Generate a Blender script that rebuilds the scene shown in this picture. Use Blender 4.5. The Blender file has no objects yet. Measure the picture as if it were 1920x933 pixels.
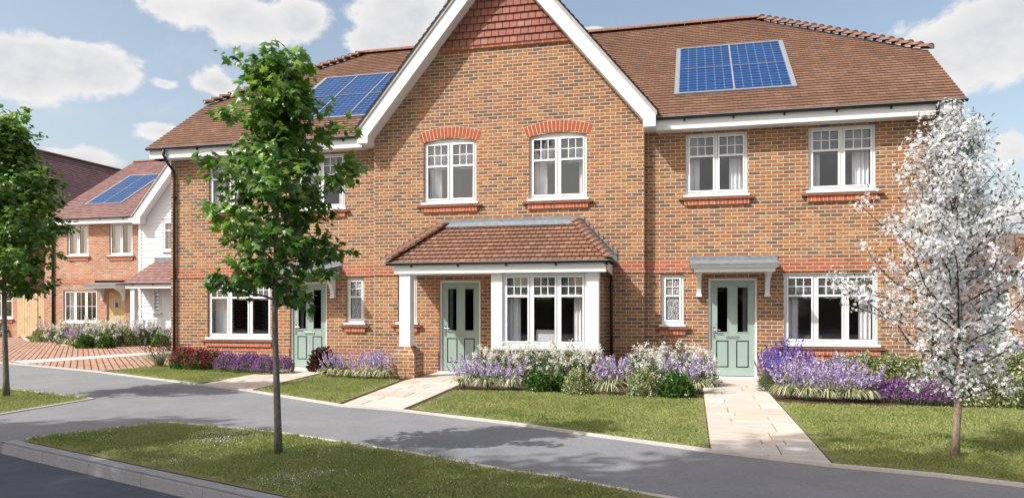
import bpy, bmesh, math, random
import numpy as np
from mathutils import Vector, Matrix, noise
from mathutils.geometry import tessellate_polygon
random.seed(7); RNG=np.random.default_rng(11)
S=bpy.context.scene; COL=S.collection
R=math.radians; PI=math.pi
# ---------------------------------------------------------------- camera facts
F=1372.;TH=R(13.84);VH=576.;DC=15.78;EYE=1.4865
CT,ST=math.cos(TH),math.sin(TH)
def ground_at(u,v,z=0.):
    a=(u-960)/F;b=(VH-v)/F;t=(z-EYE)/b
    return ((a*CT-ST)*t,(a*ST+CT)*t-DC)
def wall_at(u,v,y=0.):
    a=(u-960)/F;b=(VH-v)/F;t=(DC+y)/(a*ST+CT)
    return ((a*CT-ST)*t,EYE+b*t)
def plane_at(u,v,P,n):
    d=Vector((((u-960)/F)*CT-ST,((u-960)/F)*ST+CT,(VH-v)/F));o=Vector((0,-DC,EYE))
    t=(Vector(P)-o).dot(n)/d.dot(n); return o+d*t
# ---------------------------------------------------------------- mesh builder
class MB:
    def __init__(s): s.v=[];s.f=[];s.m=[];s.uv=[]
    def quad(s,a,b,c,d,m=0,uv=None):
        i=len(s.v);s.v+=[tuple(a),tuple(b),tuple(c),tuple(d)];s.f.append((i,i+1,i+2,i+3));s.m.append(m);s.uv.append(uv)
    def poly(s,pts,m=0):
        i=len(s.v);s.v+=[tuple(p) for p in pts];s.f.append(tuple(range(i,i+len(pts))));s.m.append(m);s.uv.append(None)
        return s
    def box(s,x0,x1,y0,y1,z0,z1,m=0):
        i=len(s.v)
        s.v+=[(x0,y0,z0),(x1,y0,z0),(x1,y1,z0),(x0,y1,z0),(x0,y0,z1),(x1,y0,z1),(x1,y1,z1),(x0,y1,z1)]
        for q in((0,3,2,1),(4,5,6,7),(0,1,5,4),(1,2,6,5),(2,3,7,6),(3,0,4,7)):
            s.f.append(tuple(i+k for k in q));s.m.append(m);s.uv.append(None)
        return s
    def prism(s,pts,d,m=0):          # pts: 3D polygon, d: extrusion vector
        n=len(pts);i=len(s.v);d=Vector(d)
        s.v+=[tuple(p) for p in pts]+[tuple(Vector(p)+d) for p in pts]
        fs=[tuple(range(i,i+n)),tuple(range(i+2*n-1,i+n-1,-1))]
        fs+=[(i+k,i+n+k,i+n+(k+1)%n,i+(k+1)%n) for k in range(n)]
        for q in fs: s.f.append(q);s.m.append(m);s.uv.append(None)
        return s
    def panel(s,outer,holes,y0,y1,m=0,ax='y'):   # polygons in x,z with holes, thickness along y
        L=[outer]+holes
        tri=tessellate_polygon([[Vector((p[0],p[1],0)) for p in l] for l in L])
        fl=[p for l in L for p in l];i=len(s.v);n=len(fl)
        mk=(lambda p,t:(p[0],t,p[1])) if ax=='y' else (lambda p,t:(t,p[0],p[1]))
        s.v+=[mk(p,y0) for p in fl]+[mk(p,y1) for p in fl]
        for t in tri:
            s.f.append((i+t[0],i+t[1],i+t[2]));s.m.append(m);s.uv.append(None)
            s.f.append((i+n+t[2],i+n+t[1],i+n+t[0]));s.m.append(m);s.uv.append(None)
        b=i
        for l in L:
            k=len(l)
            for j in range(k):
                s.f.append((b+j,b+(j+1)%k,b+n+(j+1)%k,b+n+j));s.m.append(m);s.uv.append(None)
            b+=k
    def tube(s,pts,r,n=8,m=0,cap=True):
        pts=[Vector(p) for p in pts];N=len(pts);rr=r if hasattr(r,'__len__') else [r]*N
        base=len(s.v);up=Vector((0,0,1));px=None
        for k,p in enumerate(pts):
            t=(pts[min(k+1,N-1)]-pts[max(k-1,0)]).normalized()
            if px is None:
                px=t.cross(up if abs(t.z)<.9 else Vector((1,0,0))).normalized()
            else:
                px=(px-t*px.dot(t)).normalized()
            py=t.cross(px)
            for j in range(n):
                a=2*PI*j/n;s.v.append(tuple(p+(px*math.cos(a)+py*math.sin(a))*rr[k]))
        for k in range(N-1):
            for j in range(n):
                s.f.append((base+k*n+j,base+k*n+(j+1)%n,base+(k+1)*n+(j+1)%n,base+(k+1)*n+j));s.m.append(m);s.uv.append(None)
        if cap:
            s.f.append(tuple(base+j for j in range(n-1,-1,-1)));s.m.append(m);s.uv.append(None)
            s.f.append(tuple(base+(N-1)*n+j for j in range(n)));s.m.append(m);s.uv.append(None)
    def lathe(s,c,prof,n=16,m=0):
        pts=[];base=len(s.v)
        for r,z in prof:
            for j in range(n):
                a=2*PI*j/n;s.v.append((c[0]+r*math.cos(a),c[1]+r*math.sin(a),c[2]+z))
        for k in range(len(prof)-1):
            for j in range(n):
                s.f.append((base+k*n+j,base+k*n+(j+1)%n,base+(k+1)*n+(j+1)%n,base+(k+1)*n+j));s.m.append(m);s.uv.append(None)
    def build(s,name,mats,parent=None,smooth=False,fix=False,bevel=0,label=None):
        me=bpy.data.meshes.new(name);me.from_pydata(s.v,[],s.f)
        if not isinstance(mats,(list,tuple)): mats=[mats]
        for m in mats: me.materials.append(m)
        me.polygons.foreach_set('material_index',s.m)
        if any(s.uv):
            ul=me.uv_layers.new(name='UVMap');k=0
            for f,uv in zip(s.f,s.uv):
                for j in range(len(f)):
                    if uv: ul.data[k].uv=uv[j]
                    k+=1
        if smooth: me.polygons.foreach_set('use_smooth',[True]*len(s.f))
        if fix:
            bm=bmesh.new();bm.from_mesh(me);bmesh.ops.recalc_face_normals(bm,faces=bm.faces);bm.to_mesh(me);bm.free()
        o=bpy.data.objects.new(name,me);COL.objects.link(o)
        attach(o,parent)
        if bevel:
            b=o.modifiers.new('bevel','BEVEL');b.width=bevel;b.segments=2;b.limit_method='ANGLE'
        if label:o['label']=label
        return o
def attach(o,parent):
    if parent:
        o.parent=parent
        if parent.type=='EMPTY' and parent.parent is None: o.location=-parent.location
def thing(name,label,cat,loc=(0,0,0),group=None):
    o=bpy.data.objects.new(name,None);COL.objects.link(o);o.location=loc;o.empty_display_size=.2
    o['label']=label;o['category']=cat
    if group:o['group']=group
    return o
def tag(o,label,cat,group=None):
    o['label']=label;o['category']=cat
    if group:o['group']=group
    return o
def structure(o,label=None):
    o['kind']='structure'
    if label:o['label']=label
    return o
def cloud_mesh(name,tv,tf,pos,mat3,scale,var,mats,parent=None,mi=None,tm=None):
    """many small copies of one template merged in one mesh; tv (k,3), tf list of equal-length faces, mat3 (n,3,3)"""
    tv=np.asarray(tv,float);k=len(tv);n=len(pos)
    V=np.einsum('nij,kj->nki',mat3,tv)*scale[:,None,None]+pos[:,None,:]
    me=bpy.data.meshes.new(name);me.vertices.add(n*k);me.vertices.foreach_set('co',V.reshape(-1).astype(np.float32))
    sizes=[len(f) for f in tf];flat=np.array([i for f in tf for i in f],np.int64)
    L=len(flat);idx=(flat[None,:]+(np.arange(n)*k)[:,None]).reshape(-1)
    me.loops.add(n*L);me.loops.foreach_set('vertex_index',idx.astype(np.int32))
    st=np.concatenate([[0],np.cumsum(sizes)[:-1]]);starts=(st[None,:]+(np.arange(n)*L)[:,None]).reshape(-1)
    me.polygons.add(n*len(tf));me.polygons.foreach_set('loop_start',starts.astype(np.int32))
    if mi is not None: me.polygons.foreach_set('material_index',np.repeat(mi,len(tf)).astype(np.int32))
    elif tm is not None: me.polygons.foreach_set('material_index',np.tile(tm,n).astype(np.int32))
    at=me.attributes.new('var','FLOAT','POINT');at.data.foreach_set('value',np.repeat(var,k).astype(np.float32))
    for m in (mats if isinstance(mats,(list,tuple)) else [mats]): me.materials.append(m)
    me.update(calc_edges=True);me.validate()
    o=bpy.data.objects.new(name,me);COL.objects.link(o);attach(o,parent);return o
def frames(nrm,spin):
    """(n,3,3): template x,y in the leaf plane, z = normal"""
    z=nrm/np.linalg.norm(nrm,axis=1,keepdims=True)
    r=np.where(np.abs(z[:,2:3])<.95,np.array([[0,0,1.]]),np.array([[1.,0,0]]))
    x=np.cross(r,z);x/=np.linalg.norm(x,axis=1,keepdims=True);y=np.cross(z,x)
    c,s=np.cos(spin)[:,None],np.sin(spin)[:,None]
    X=x*c+y*s;Y=-x*s+y*c
    return np.stack([X,Y,z],axis=2)
def frames_dir(d,nrm):
    """template y along d, z near nrm"""
    y=d/np.linalg.norm(d,axis=1,keepdims=True)
    x=np.cross(y,nrm);x/=np.linalg.norm(x,axis=1,keepdims=True)+1e-9
    z=np.cross(x,y);return np.stack([x,y,z],axis=2)
# ---------------------------------------------------------------- materials
class NT:
    def __init__(s,mat):
        s.t=mat.node_tree;s.n=s.t.nodes;s.l=s.t.links
    def new(s,typ,**kw):
        n=s.n.new(typ)
        for k,v in kw.items(): setattr(n,k,v)
        return n
    def set(s,inp,v):
        if isinstance(v,bpy.types.NodeSocket): s.l.new(v,inp)
        elif v is not None: inp.default_value=v
    def math(s,op,a,b=None,c=None,clamp=False):
        n=s.new('ShaderNodeMath',operation=op);n.use_clamp=clamp
        s.set(n.inputs[0],a)
        if b is not None:s.set(n.inputs[1],b)
        if c is not None:s.set(n.inputs[2],c)
        return n.outputs[0]
    def comb(s,x,y,z=0.):
        n=s.new('ShaderNodeCombineXYZ');s.set(n.inputs[0],x);s.set(n.inputs[1],y);s.set(n.inputs[2],z);return n.outputs[0]
    def sep(s,v):
        n=s.new('ShaderNodeSeparateXYZ');s.set(n.inputs[0],v);return n.outputs
    def noise(s,vec,scale,detail=3,rough=.55,dist=0.):
        n=s.new('ShaderNodeTexNoise');s.set(n.inputs['Vector'],vec);n.inputs['Scale'].default_value=scale
        n.inputs['Detail'].default_value=detail;n.inputs['Roughness'].default_value=rough;n.inputs['Distortion'].default_value=dist
        return n.outputs[0]
    def ramp(s,fac,stops,interp='LINEAR'):
        n=s.new('ShaderNodeValToRGB');s.set(n.inputs[0],fac);cr=n.color_ramp;cr.interpolation=interp
        while len(cr.elements)>1: cr.elements.remove(cr.elements[0])
        for i,(p,c) in enumerate(stops):
            e=cr.elements[0] if i==0 else cr.elements.new(p)
            e.position=p;e.color=(c[0],c[1],c[2],1) if hasattr(c,'__len__') else (c,c,c,1)
        return n.outputs[0]
    def mix(s,fac,a,b,bl='MIX'):
        n=s.new('ShaderNodeMix',data_type='RGBA',blend_type=bl);s.set(n.inputs[0],fac)
        for k,v in((6,a),(7,b)):
            if isinstance(v,(tuple,list)): v=tuple(v)+(1,) if len(v)==3 else v
            s.set(n.inputs[k],v)
        return n.outputs[2]
    def smooth(s,v,a,b,c=0.,d=1.):
        n=s.new('ShaderNodeMapRange',interpolation_type='SMOOTHSTEP');s.set(n.inputs[0],v)
        for i,q in enumerate((a,b,c,d)): n.inputs[i+1].default_value=q
        return n.outputs[0]
    def bump(s,h,st,dist=.01,nrm=None):
        n=s.new('ShaderNodeBump');n.inputs['Strength'].default_value=st;n.inputs['Distance'].default_value=dist
        s.set(n.inputs['Height'],h)
        if nrm: s.set(n.inputs['Normal'],nrm)
        return n.outputs[0]
def newmat(name):
    m=bpy.data.materials.new(name);m.use_nodes=True;t=NT(m)
    b=t.n.get('Principled BSDF');t.b=b;return m,t
def pbr(t,col,rough=.8,spec=.3,nrm=None,metal=0):
    t.set(t.b.inputs['Base Color'],tuple(col)+(1,) if isinstance(col,(tuple,list)) and len(col)==3 else col)
    t.set(t.b.inputs['Roughness'],rough);t.b.inputs['Specular IOR Level'].default_value=spec
    t.b.inputs['Metallic'].default_value=metal
    if nrm:t.set(t.b.inputs['Normal'],nrm)
def pos(t): return t.new('ShaderNodeNewGeometry').outputs['Position']
def plain(name,c,rough=.6,spec=.3,var=.12,sc=6.,metal=0,bump=.0):
    m,t=newmat(name);p=pos(t);n=t.noise(p,sc,4)
    a=tuple(x*(1-var) for x in c);b=tuple(min(1,x*(1+var)) for x in c)
    col=t.ramp(n,[(.3,a),(.7,b)])
    nr=t.bump(t.noise(p,sc*12,3),bump,.01) if bump else None
    pbr(t,col,rough,spec,nr,metal);return m
def brick(name,stops,mortar=(.60,.54,.46),L=.225,H=.075,j=.0062,plane='wall',rot=0.,mvar=.35,dark=.5,stack=False,bump=.6):
    m,t=newmat(name);g=t.new('ShaderNodeNewGeometry');P=g.outputs['Position']
    if plane=='wall':
        x,y,z=t.sep(P);nx=t.math('ABSOLUTE',t.sep(g.outputs['True Normal'])[0])
        k=t.math('GREATER_THAN',nx,.7)
        u=t.math('ADD',t.math('MULTIPLY',y,k),t.math('MULTIPLY',x,t.math('SUBTRACT',1.,k)));w=z
    else:
        r=t.new('ShaderNodeVectorRotate',rotation_type='Z_AXIS');t.set(r.inputs['Vector'],P);r.inputs['Angle'].default_value=rot
        u,w,_=t.sep(r.outputs[0])
    wob=t.noise(P,9.,2);w2=t.math('ADD',w,t.math('MULTIPLY',t.math('SUBTRACT',wob,.5),.006))
    v=t.math('DIVIDE',w2,H);row=t.math('FLOOR',v)
    off=0. if stack else t.math('MULTIPLY',t.math('MODULO',t.math('ADD',row,1000.),2.),.5)
    uu=t.math('ADD',t.math('DIVIDE',u,L),off) if not stack else t.math('DIVIDE',u,L)
    col=t.math('FLOOR',uu);fu=t.math('FRACT',uu);fv=t.math('FRACT',v)
    wn=t.new('ShaderNodeTexWhiteNoise',noise_dimensions='2D');t.set(wn.inputs['Vector'],t.comb(col,row))
    du=t.math('MULTIPLY',t.math('MINIMUM',fu,t.math('SUBTRACT',1.,fu)),L)
    dv=t.math('MULTIPLY',t.math('MINIMUM',fv,t.math('SUBTRACT',1.,fv)),H)
    d=t.math('MINIMUM',du,dv);d=t.math('ADD',d,t.math('MULTIPLY',t.math('SUBTRACT',t.noise(P,60.,2),.5),.006))
    mask=t.smooth(d,j*.75,j*1.25)
    base=t.ramp(wn.outputs['Value'],stops,'CONSTANT')
    sc=t.new('ShaderNodeVectorMath',operation='MULTIPLY');t.set(sc.inputs[0],P);sc.inputs[1].default_value=(20,20,40)
    sh=t.new('ShaderNodeVectorMath',operation='ADD');t.set(sh.inputs[0],sc.outputs[0]);t.set(sh.inputs[1],wn.outputs['Color'])
    n1=t.noise(sh.outputs[0],1.,4,.65)
    base=t.mix(t.math('MULTIPLY',t.smooth(n1,.46,.60),dark),base,(.15,.085,.055))
    base=t.mix(t.math('MULTIPLY',t.smooth(t.noise(P,140.,2),.3,.8),.25),base,(.60,.38,.20))
    big=t.noise(P,.9,3);base=t.mix(1.,base,t.ramp(big,[(.3,.88),(.7,1.1)]),'MULTIPLY')
    mor=t.mix(t.noise(P,5.,3),tuple(c*(1-mvar) for c in mortar),mortar)
    c=t.mix(mask,mor,base)
    h=t.math('ADD',mask,t.math('MULTIPLY',t.noise(P,90.,3),.35))
    pbr(t,c,.88,.2,t.bump(h,bump,.006));return m
def tilemat(name,stops,w=.165,tint=1.,joint=(.05,.03,.025),jw=.0028):
    m,t=newmat(name);uv=t.new('ShaderNodeUVMap').outputs[0];u,v,_=t.sep(uv);P=pos(t)
    row=t.math('FLOOR',v);off=t.math('MULTIPLY',t.math('MODULO',t.math('ADD',row,1000.),2.),.5)
    uu=t.math('ADD',t.math('DIVIDE',u,w),off);col=t.math('FLOOR',uu);fu=t.math('FRACT',uu)
    wn=t.new('ShaderNodeTexWhiteNoise',noise_dimensions='2D');t.set(wn.inputs['Vector'],t.comb(col,row))
    base=t.ramp(wn.outputs['Value'],stops)
    base=t.mix(1.,base,t.ramp(t.noise(P,22.,4),[(.3,.8),(.7,1.18)]),'MULTIPLY')
    base=t.mix(1.,base,t.ramp(t.noise(P,.8,3),[(.3,.88),(.7,1.1)]),'MULTIPLY')
    d=t.math('MULTIPLY',t.math('MINIMUM',fu,t.math('SUBTRACT',1.,fu)),w)
    mk=t.smooth(d,jw*.5,jw*1.4)
    c=t.mix(mk,joint,base)
    h=t.math('ADD',mk,t.math('ADD',t.math('MULTIPLY',wn.outputs['Value'],.6),t.math('MULTIPLY',t.noise(P,70.,3),.3)))
    pbr(t,c,.8,.25,t.bump(h,.45,.006));return m
def leafmat(name,stops,trans=.45,rough=.5,spec=.35,tt=(1.3,1.35,.8)):
    m,t=newmat(name);a=t.new('ShaderNodeAttribute',attribute_name='var')
    P=pos(t);c=t.ramp(t.math('ADD',a.outputs['Fac'],t.math('MULTIPLY',t.math('SUBTRACT',t.noise(P,40.,2),.5),.25)),stops)
    pbr(t,c,rough,spec)
    tr=t.new('ShaderNodeBsdfTranslucent');t.set(tr.inputs[0],t.mix(1.,c,tt,'MULTIPLY'))
    mx=t.new('ShaderNodeMixShader');mx.inputs[0].default_value=trans
    t.l.new(t.b.outputs[0],mx.inputs[1]);t.l.new(tr.outputs[0],mx.inputs[2])
    t.l.new(mx.outputs[0],t.n['Material Output'].inputs[0]);return m
def glassmat(name,tint=(.9,.95,.95),refl=.14,frost=False):
    m,t=newmat(name);t.n.remove(t.b)
    g_=t.new('ShaderNodeNewGeometry');dp=t.new('ShaderNodeVectorMath',operation='DOT_PRODUCT');t.set(dp.inputs[0],g_.outputs['Incoming']);t.set(dp.inputs[1],g_.outputs['Normal'])
    cs=t.math('ABSOLUTE',dp.outputs['Value']);fac=t.math('MULTIPLY_ADD',t.math('POWER',t.math('SUBTRACT',1.,cs,clamp=True),5.),.9,refl,clamp=True)
    gl=t.new('ShaderNodeBsdfGlossy');gl.inputs['Roughness'].default_value=.02 if not frost else .15
    P=pos(t)
    t.set(gl.inputs['Normal'],t.bump(t.noise(P,1.2 if not frost else 45.,2),.03 if not frost else .9,.05))
    if frost:
        tr=t.new('ShaderNodeBsdfPrincipled');v=t.new('ShaderNodeTexVoronoi');v.inputs['Scale'].default_value=38.;t.set(v.inputs['Vector'],P)
        t.set(tr.inputs['Base Color'],t.ramp(t.math('ADD',v.outputs['Distance'],t.math('MULTIPLY',t.noise(P,9.,3),.3)),[(.3,(.03,.035,.04)),(.55,(.16,.17,.18)),(.85,(.45,.47,.48))]));tr.inputs['Roughness'].default_value=.3
    else:
        tr=t.new('ShaderNodeBsdfTransparent');tr.inputs[0].default_value=tint+(1,)
    mx=t.new('ShaderNodeMixShader');t.set(mx.inputs[0],fac)
    t.l.new(tr.outputs[0],mx.inputs[1]);t.l.new(gl.outputs[0],mx.inputs[2]);t.l.new(mx.outputs[0],t.n['Material Output'].inputs[0]);return m
M={}
M['brick']=brick('brown_orange_brick',[(0,(.38,.145,.05)),(.2,(.42,.195,.065)),(.36,(.33,.105,.040)),(.50,(.24,.11,.055)),(.64,(.41,.17,.055)),(.76,(.16,.085,.055)),(.87,(.46,.24,.10)),(.94,(.11,.07,.052))],mortar=(.66,.60,.50),j=.0062,dark=.85,mvar=.25)
M['brick2']=brick('pink_orange_brick',[(0,(.47,.21,.125)),(.3,(.50,.26,.16)),(.55,(.41,.17,.105)),(.75,(.33,.17,.12)),(.9,(.52,.31,.2))],dark=.3)
M['brick_shade']=brick('shade_darkened_brick',[(0,(.40,.15,.10)),(.4,(.33,.12,.085)),(.7,(.46,.20,.13))],dark=.3)  # darker brick colours carry the shade on the far-left house's side wall
M['red']=brick('smooth_red_brick',[(0,(.40,.105,.05)),(.4,(.33,.085,.04)),(.7,(.44,.135,.065))],dark=.2)
M['redarch']=plain('arch_red_brick',(.40,.11,.05),.85,.2,.25,30,bump=.4)
M['redsill']=brick('red_brick_on_edge',[(0,(.54,.12,.05)),(.4,(.44,.09,.04)),(.7,(.60,.16,.07))],L=.075,H=.6,dark=.1,stack=True)
M['mortar']=plain('pale_mortar',(.72,.67,.60),.9,.2,.2,20)
M['creasing']=plain('brown_clay_slab',(.23,.10,.065),.75,.3,.2,14)
M['tile']=tilemat('brown_clay_tile',[(0,(.165,.092,.060)),(.35,(.205,.115,.076)),(.7,(.185,.103,.068)),(1,(.24,.138,.092))])
M['tilep']=tilemat('porch_clay_tile',[(0,(.19,.10,.064)),(.35,(.235,.128,.084)),(.7,(.21,.112,.075)),(1,(.29,.165,.11))],w=.15,jw=.010)
M['tileh']=tilemat('hung_red_tile',[(0,(.27,.105,.075)),(.4,(.32,.13,.095)),(.7,(.29,.118,.085)),(1,(.37,.16,.12))],w=.165,jw=.010)
M['tile2']=tilemat('purple_brown_tile',[(0,(.20,.115,.11)),(.5,(.245,.14,.13)),(1,(.29,.165,.15))])
M['tile3']=tilemat('dark_purple_tile',[(0,(.17,.095,.10)),(.5,(.20,.11,.115)),(1,(.23,.13,.13))])
M['hip']=plain('hip_tile_clay',(.24,.12,.085),.75,.3,.25,9)
M['white']=plain('white_painted_timber',(.80,.81,.82),.45,.35,.025,3)
M['upvc']=plain('white_window_plastic',(.80,.81,.83),.3,.45,.015,3)
M['board']=plain('white_weatherboard',(.78,.80,.82),.5,.3,.04,4)
M['lead']=plain('grey_lead',(.20,.225,.25),.55,.4,.22,11,bump=.25)
M['black']=plain('black_plastic',(.018,.018,.02),.35,.5,.1)
M['gasket']=plain('dark_gasket',(.03,.03,.035),.6,.3,.1)
M['green']=plain('sage_green_paint',(.32,.42,.375),.42,.4,.04,4)
M['green_shade']=plain('sage_green_groove_shade',(.05,.075,.065),.6,.3,.05,4)  # door green darkened so the colour holds the shade of the panel recesses
M['steel']=plain('brushed_steel',(.60,.60,.60),.3,.5,.05,20,metal=1)
M['steelp']=plain('grey_metal_plate',(.35,.37,.38),.4,.5,.05,20,metal=.6)
M['oak']=plain('pale_yellow_timber',(.58,.43,.22),.6,.3,.14,5)
M['fence']=plain('pale_fence_timber',(.56,.43,.27),.75,.2,.16,6)
M['curtain']=plain('white_curtain',(.87,.87,.88),.9,.1,.04,6)
M['blind']=plain('pale_grey_blind',(.52,.54,.57),.7,.2,.04,6)
M['inner']=plain('pale_room_paint',(.66,.66,.66),.9,.1,.08,.8)
M['dark']=plain('dark_room_item',(.035,.036,.04),.7,.2,.1)
M['glass']=glassmat('window_glass',(.94,.95,.97),refl=.15)
M['doorglass']=glassmat('door_glass',(.35,.37,.38),.045)
M['frost']=glassmat('patterned_glass',refl=.10,frost=True)
M['concrete']=plain('pale_concrete',(.44,.43,.41),.85,.2,.18,7,bump=.3)
M['pvframe']=plain('grey_aluminium',(.30,.32,.34),.4,.4,.08,12,metal=.2)
def pvmat():
    m,t=newmat('blue_solar_cells');uv=t.new('ShaderNodeUVMap').outputs[0];u,v,_=t.sep(uv);P=pos(t)
    cu=t.math('FRACT',u);cv=t.math('FRACT',v)
    lu=t.math('MINIMUM',cu,t.math('SUBTRACT',1.,cu));lv=t.math('MINIMUM',cv,t.math('SUBTRACT',1.,cv))
    wn=t.new('ShaderNodeTexWhiteNoise',noise_dimensions='2D');t.set(wn.inputs['Vector'],t.comb(t.math('FLOOR',u),t.math('FLOOR',v)))
    cell=t.ramp(wn.outputs['Value'],[(0,(.002,.025,.12)),(1,(.003,.04,.17))])
    c=t.mix(t.smooth(lv,.05,.10),(.07,.13,.22),cell);c=t.mix(t.smooth(lu,.02,.05),(.03,.10,.2),c)
    corner=t.math('MULTIPLY',t.smooth(lu,.10,.06),t.smooth(lv,.24,.14));c=t.mix(corner,c,(.13,.18,.23))
    pbr(t,c,.22,.4);return m
M['pv']=pvmat()
def barkmat(name,a,b):
    m,t=newmat(name);P=pos(t);sc=t.new('ShaderNodeVectorMath',operation='MULTIPLY');t.set(sc.inputs[0],P);sc.inputs[1].default_value=(60,60,14)
    n=t.noise(sc.outputs[0],1.,5,.7);pbr(t,t.ramp(n,[(.3,a),(.7,b)]),.95,.15,t.bump(n,1.,.015));return m
M['bark']=barkmat('grey_brown_bark',(.07,.06,.05),(.26,.24,.21))
M['barkc']=barkmat('pale_brown_bark',(.16,.11,.08),(.46,.38,.31))
M['twig']=plain('dark_twig',(.05,.035,.028),.9,.2,.2)
M['leaf']=leafmat('maple_leaf',[(0,(.03,.085,.015)),(.4,(.085,.19,.03)),(.75,(.19,.33,.055)),(1,(.44,.58,.17))],.38,.38,.6)
M['leafbig']=leafmat('shade_leaf',[(0,(.02,.06,.015)),(1,(.07,.14,.03))],.3)
M['petal']=leafmat('white_petal',[(0,(.52,.56,.62)),(.4,(.80,.81,.83)),(1,(.88,.88,.88))],.3,.6,.2,(1.,1.,1.02))
M['leafc']=leafmat('olive_blossom_leaf',[(0,(.06,.09,.035)),(.5,(.13,.15,.06)),(1,(.22,.16,.08))],.35)
def grassmat(name,stops,clump=True):
    m,t=newmat(name);a=t.new('ShaderNodeAttribute',attribute_name='var').outputs['Fac'];P=pos(t)
    n=t.noise(P,1.1,4,.6);f=t.math('ADD',t.math('MULTIPLY',a,.55),t.math('MULTIPLY',n,.5))
    c=t.ramp(f,stops);pbr(t,c,.55,.25)
    tr=t.new('ShaderNodeBsdfTranslucent');t.set(tr.inputs[0],c);mx=t.new('ShaderNodeMixShader');mx.inputs[0].default_value=.3
    t.l.new(t.b.outputs[0],mx.inputs[1]);t.l.new(tr.outputs[0],mx.inputs[2]);t.l.new(mx.outputs[0],t.n['Material Output'].inputs[0]);return m
M['grass']=grassmat('lawn_grass',[(.1,(.10,.17,.045)),(.38,(.225,.285,.085)),(.65,(.38,.41,.15)),(.85,(.48,.50,.24)),(1,(.60,.58,.38))])
M['clover']=plain('white_clover_flower',(.72,.74,.70),.8,.2,.1)
def sheet(name,stops,sc,rough=.9,bump=.3,fine=60.,sc2=1.2):
    m,t=newmat(name);P=pos(t);n=t.noise(P,sc,5,.65);n2=t.noise(P,sc2,4,.6)
    f=t.math('ADD',t.math('MULTIPLY',n,.55),t.math('MULTIPLY',n2,.45));c=t.ramp(f,stops)
    sp=t.noise(P,fine*3,2);c=t.mix(1.,c,t.ramp(sp,[(.35,.82),(.65,1.15)]),'MULTIPLY')
    pbr(t,c,rough,.25,t.bump(t.noise(P,fine,4,.7),bump,.01));return m
M['lawnbase']=sheet('lawn_soil',[(.35,(.12,.135,.05)),(.5,(.18,.20,.07)),(.68,(.26,.21,.12))],9.,bump=.6)
M['soil']=sheet('dark_soil',[(.3,(.045,.03,.02)),(.7,(.11,.075,.05))],14.,bump=1.)
M['asphalt']=sheet('grey_tarmac_path',[(.36,(.175,.18,.19)),(.62,(.25,.255,.265))],30.,bump=.35,fine=110.)
M['road']=sheet('dark_tarmac_road',[(.3,(.07,.08,.105)),(.7,(.10,.115,.145))],6.,bump=.5,fine=120.)
M['field']=sheet('rough_grass_field',[(.3,(.06,.09,.03)),(.7,(.11,.13,.05))],.8)
M['kerb']=sheet('granite_kerb',[(.3,(.23,.24,.265)),(.7,(.34,.35,.37))],25.,bump=.3)
M['edging']=sheet('pale_edging',[(.3,(.44,.42,.39)),(.7,(.60,.57,.53))],18.,bump=.3)
def flagmat():
    m,t=newmat('buff_sandstone_flag');a=t.new('ShaderNodeAttribute',attribute_name='var').outputs['Fac'];P=pos(t)
    base=t.ramp(a,[(0,(.50,.43,.35)),(.35,(.58,.54,.48)),(.6,(.52,.49,.45)),(.85,(.54,.46,.38)),(1,(.62,.58,.53))])
    sc=t.new('ShaderNodeVectorMath',operation='MULTIPLY');t.set(sc.inputs[0],P);sc.inputs[1].default_value=(1.5,6,1)
    n=t.noise(sc.outputs[0],1.6,5,.6);c=t.mix(1.,base,t.ramp(n,[(.3,.82),(.7,1.12)]),'MULTIPLY')
    pbr(t,c,.8,.25,t.bump(t.noise(P,22.,4),.25,.01));return m
M['flag']=flagmat()
M['joint']=plain('ochre_joint_sand',(.36,.24,.12),.95,.1,.2,20)
M['paver']=brick('pink_clay_paver',[(0,(.40,.235,.175)),(.3,(.45,.28,.22)),(.6,(.36,.20,.155)),(.8,(.47,.31,.25))],mortar=(.07,.045,.035),L=.24,H=.15,j=.013,plane='floor',rot=R(-134.4),dark=.12)
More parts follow.
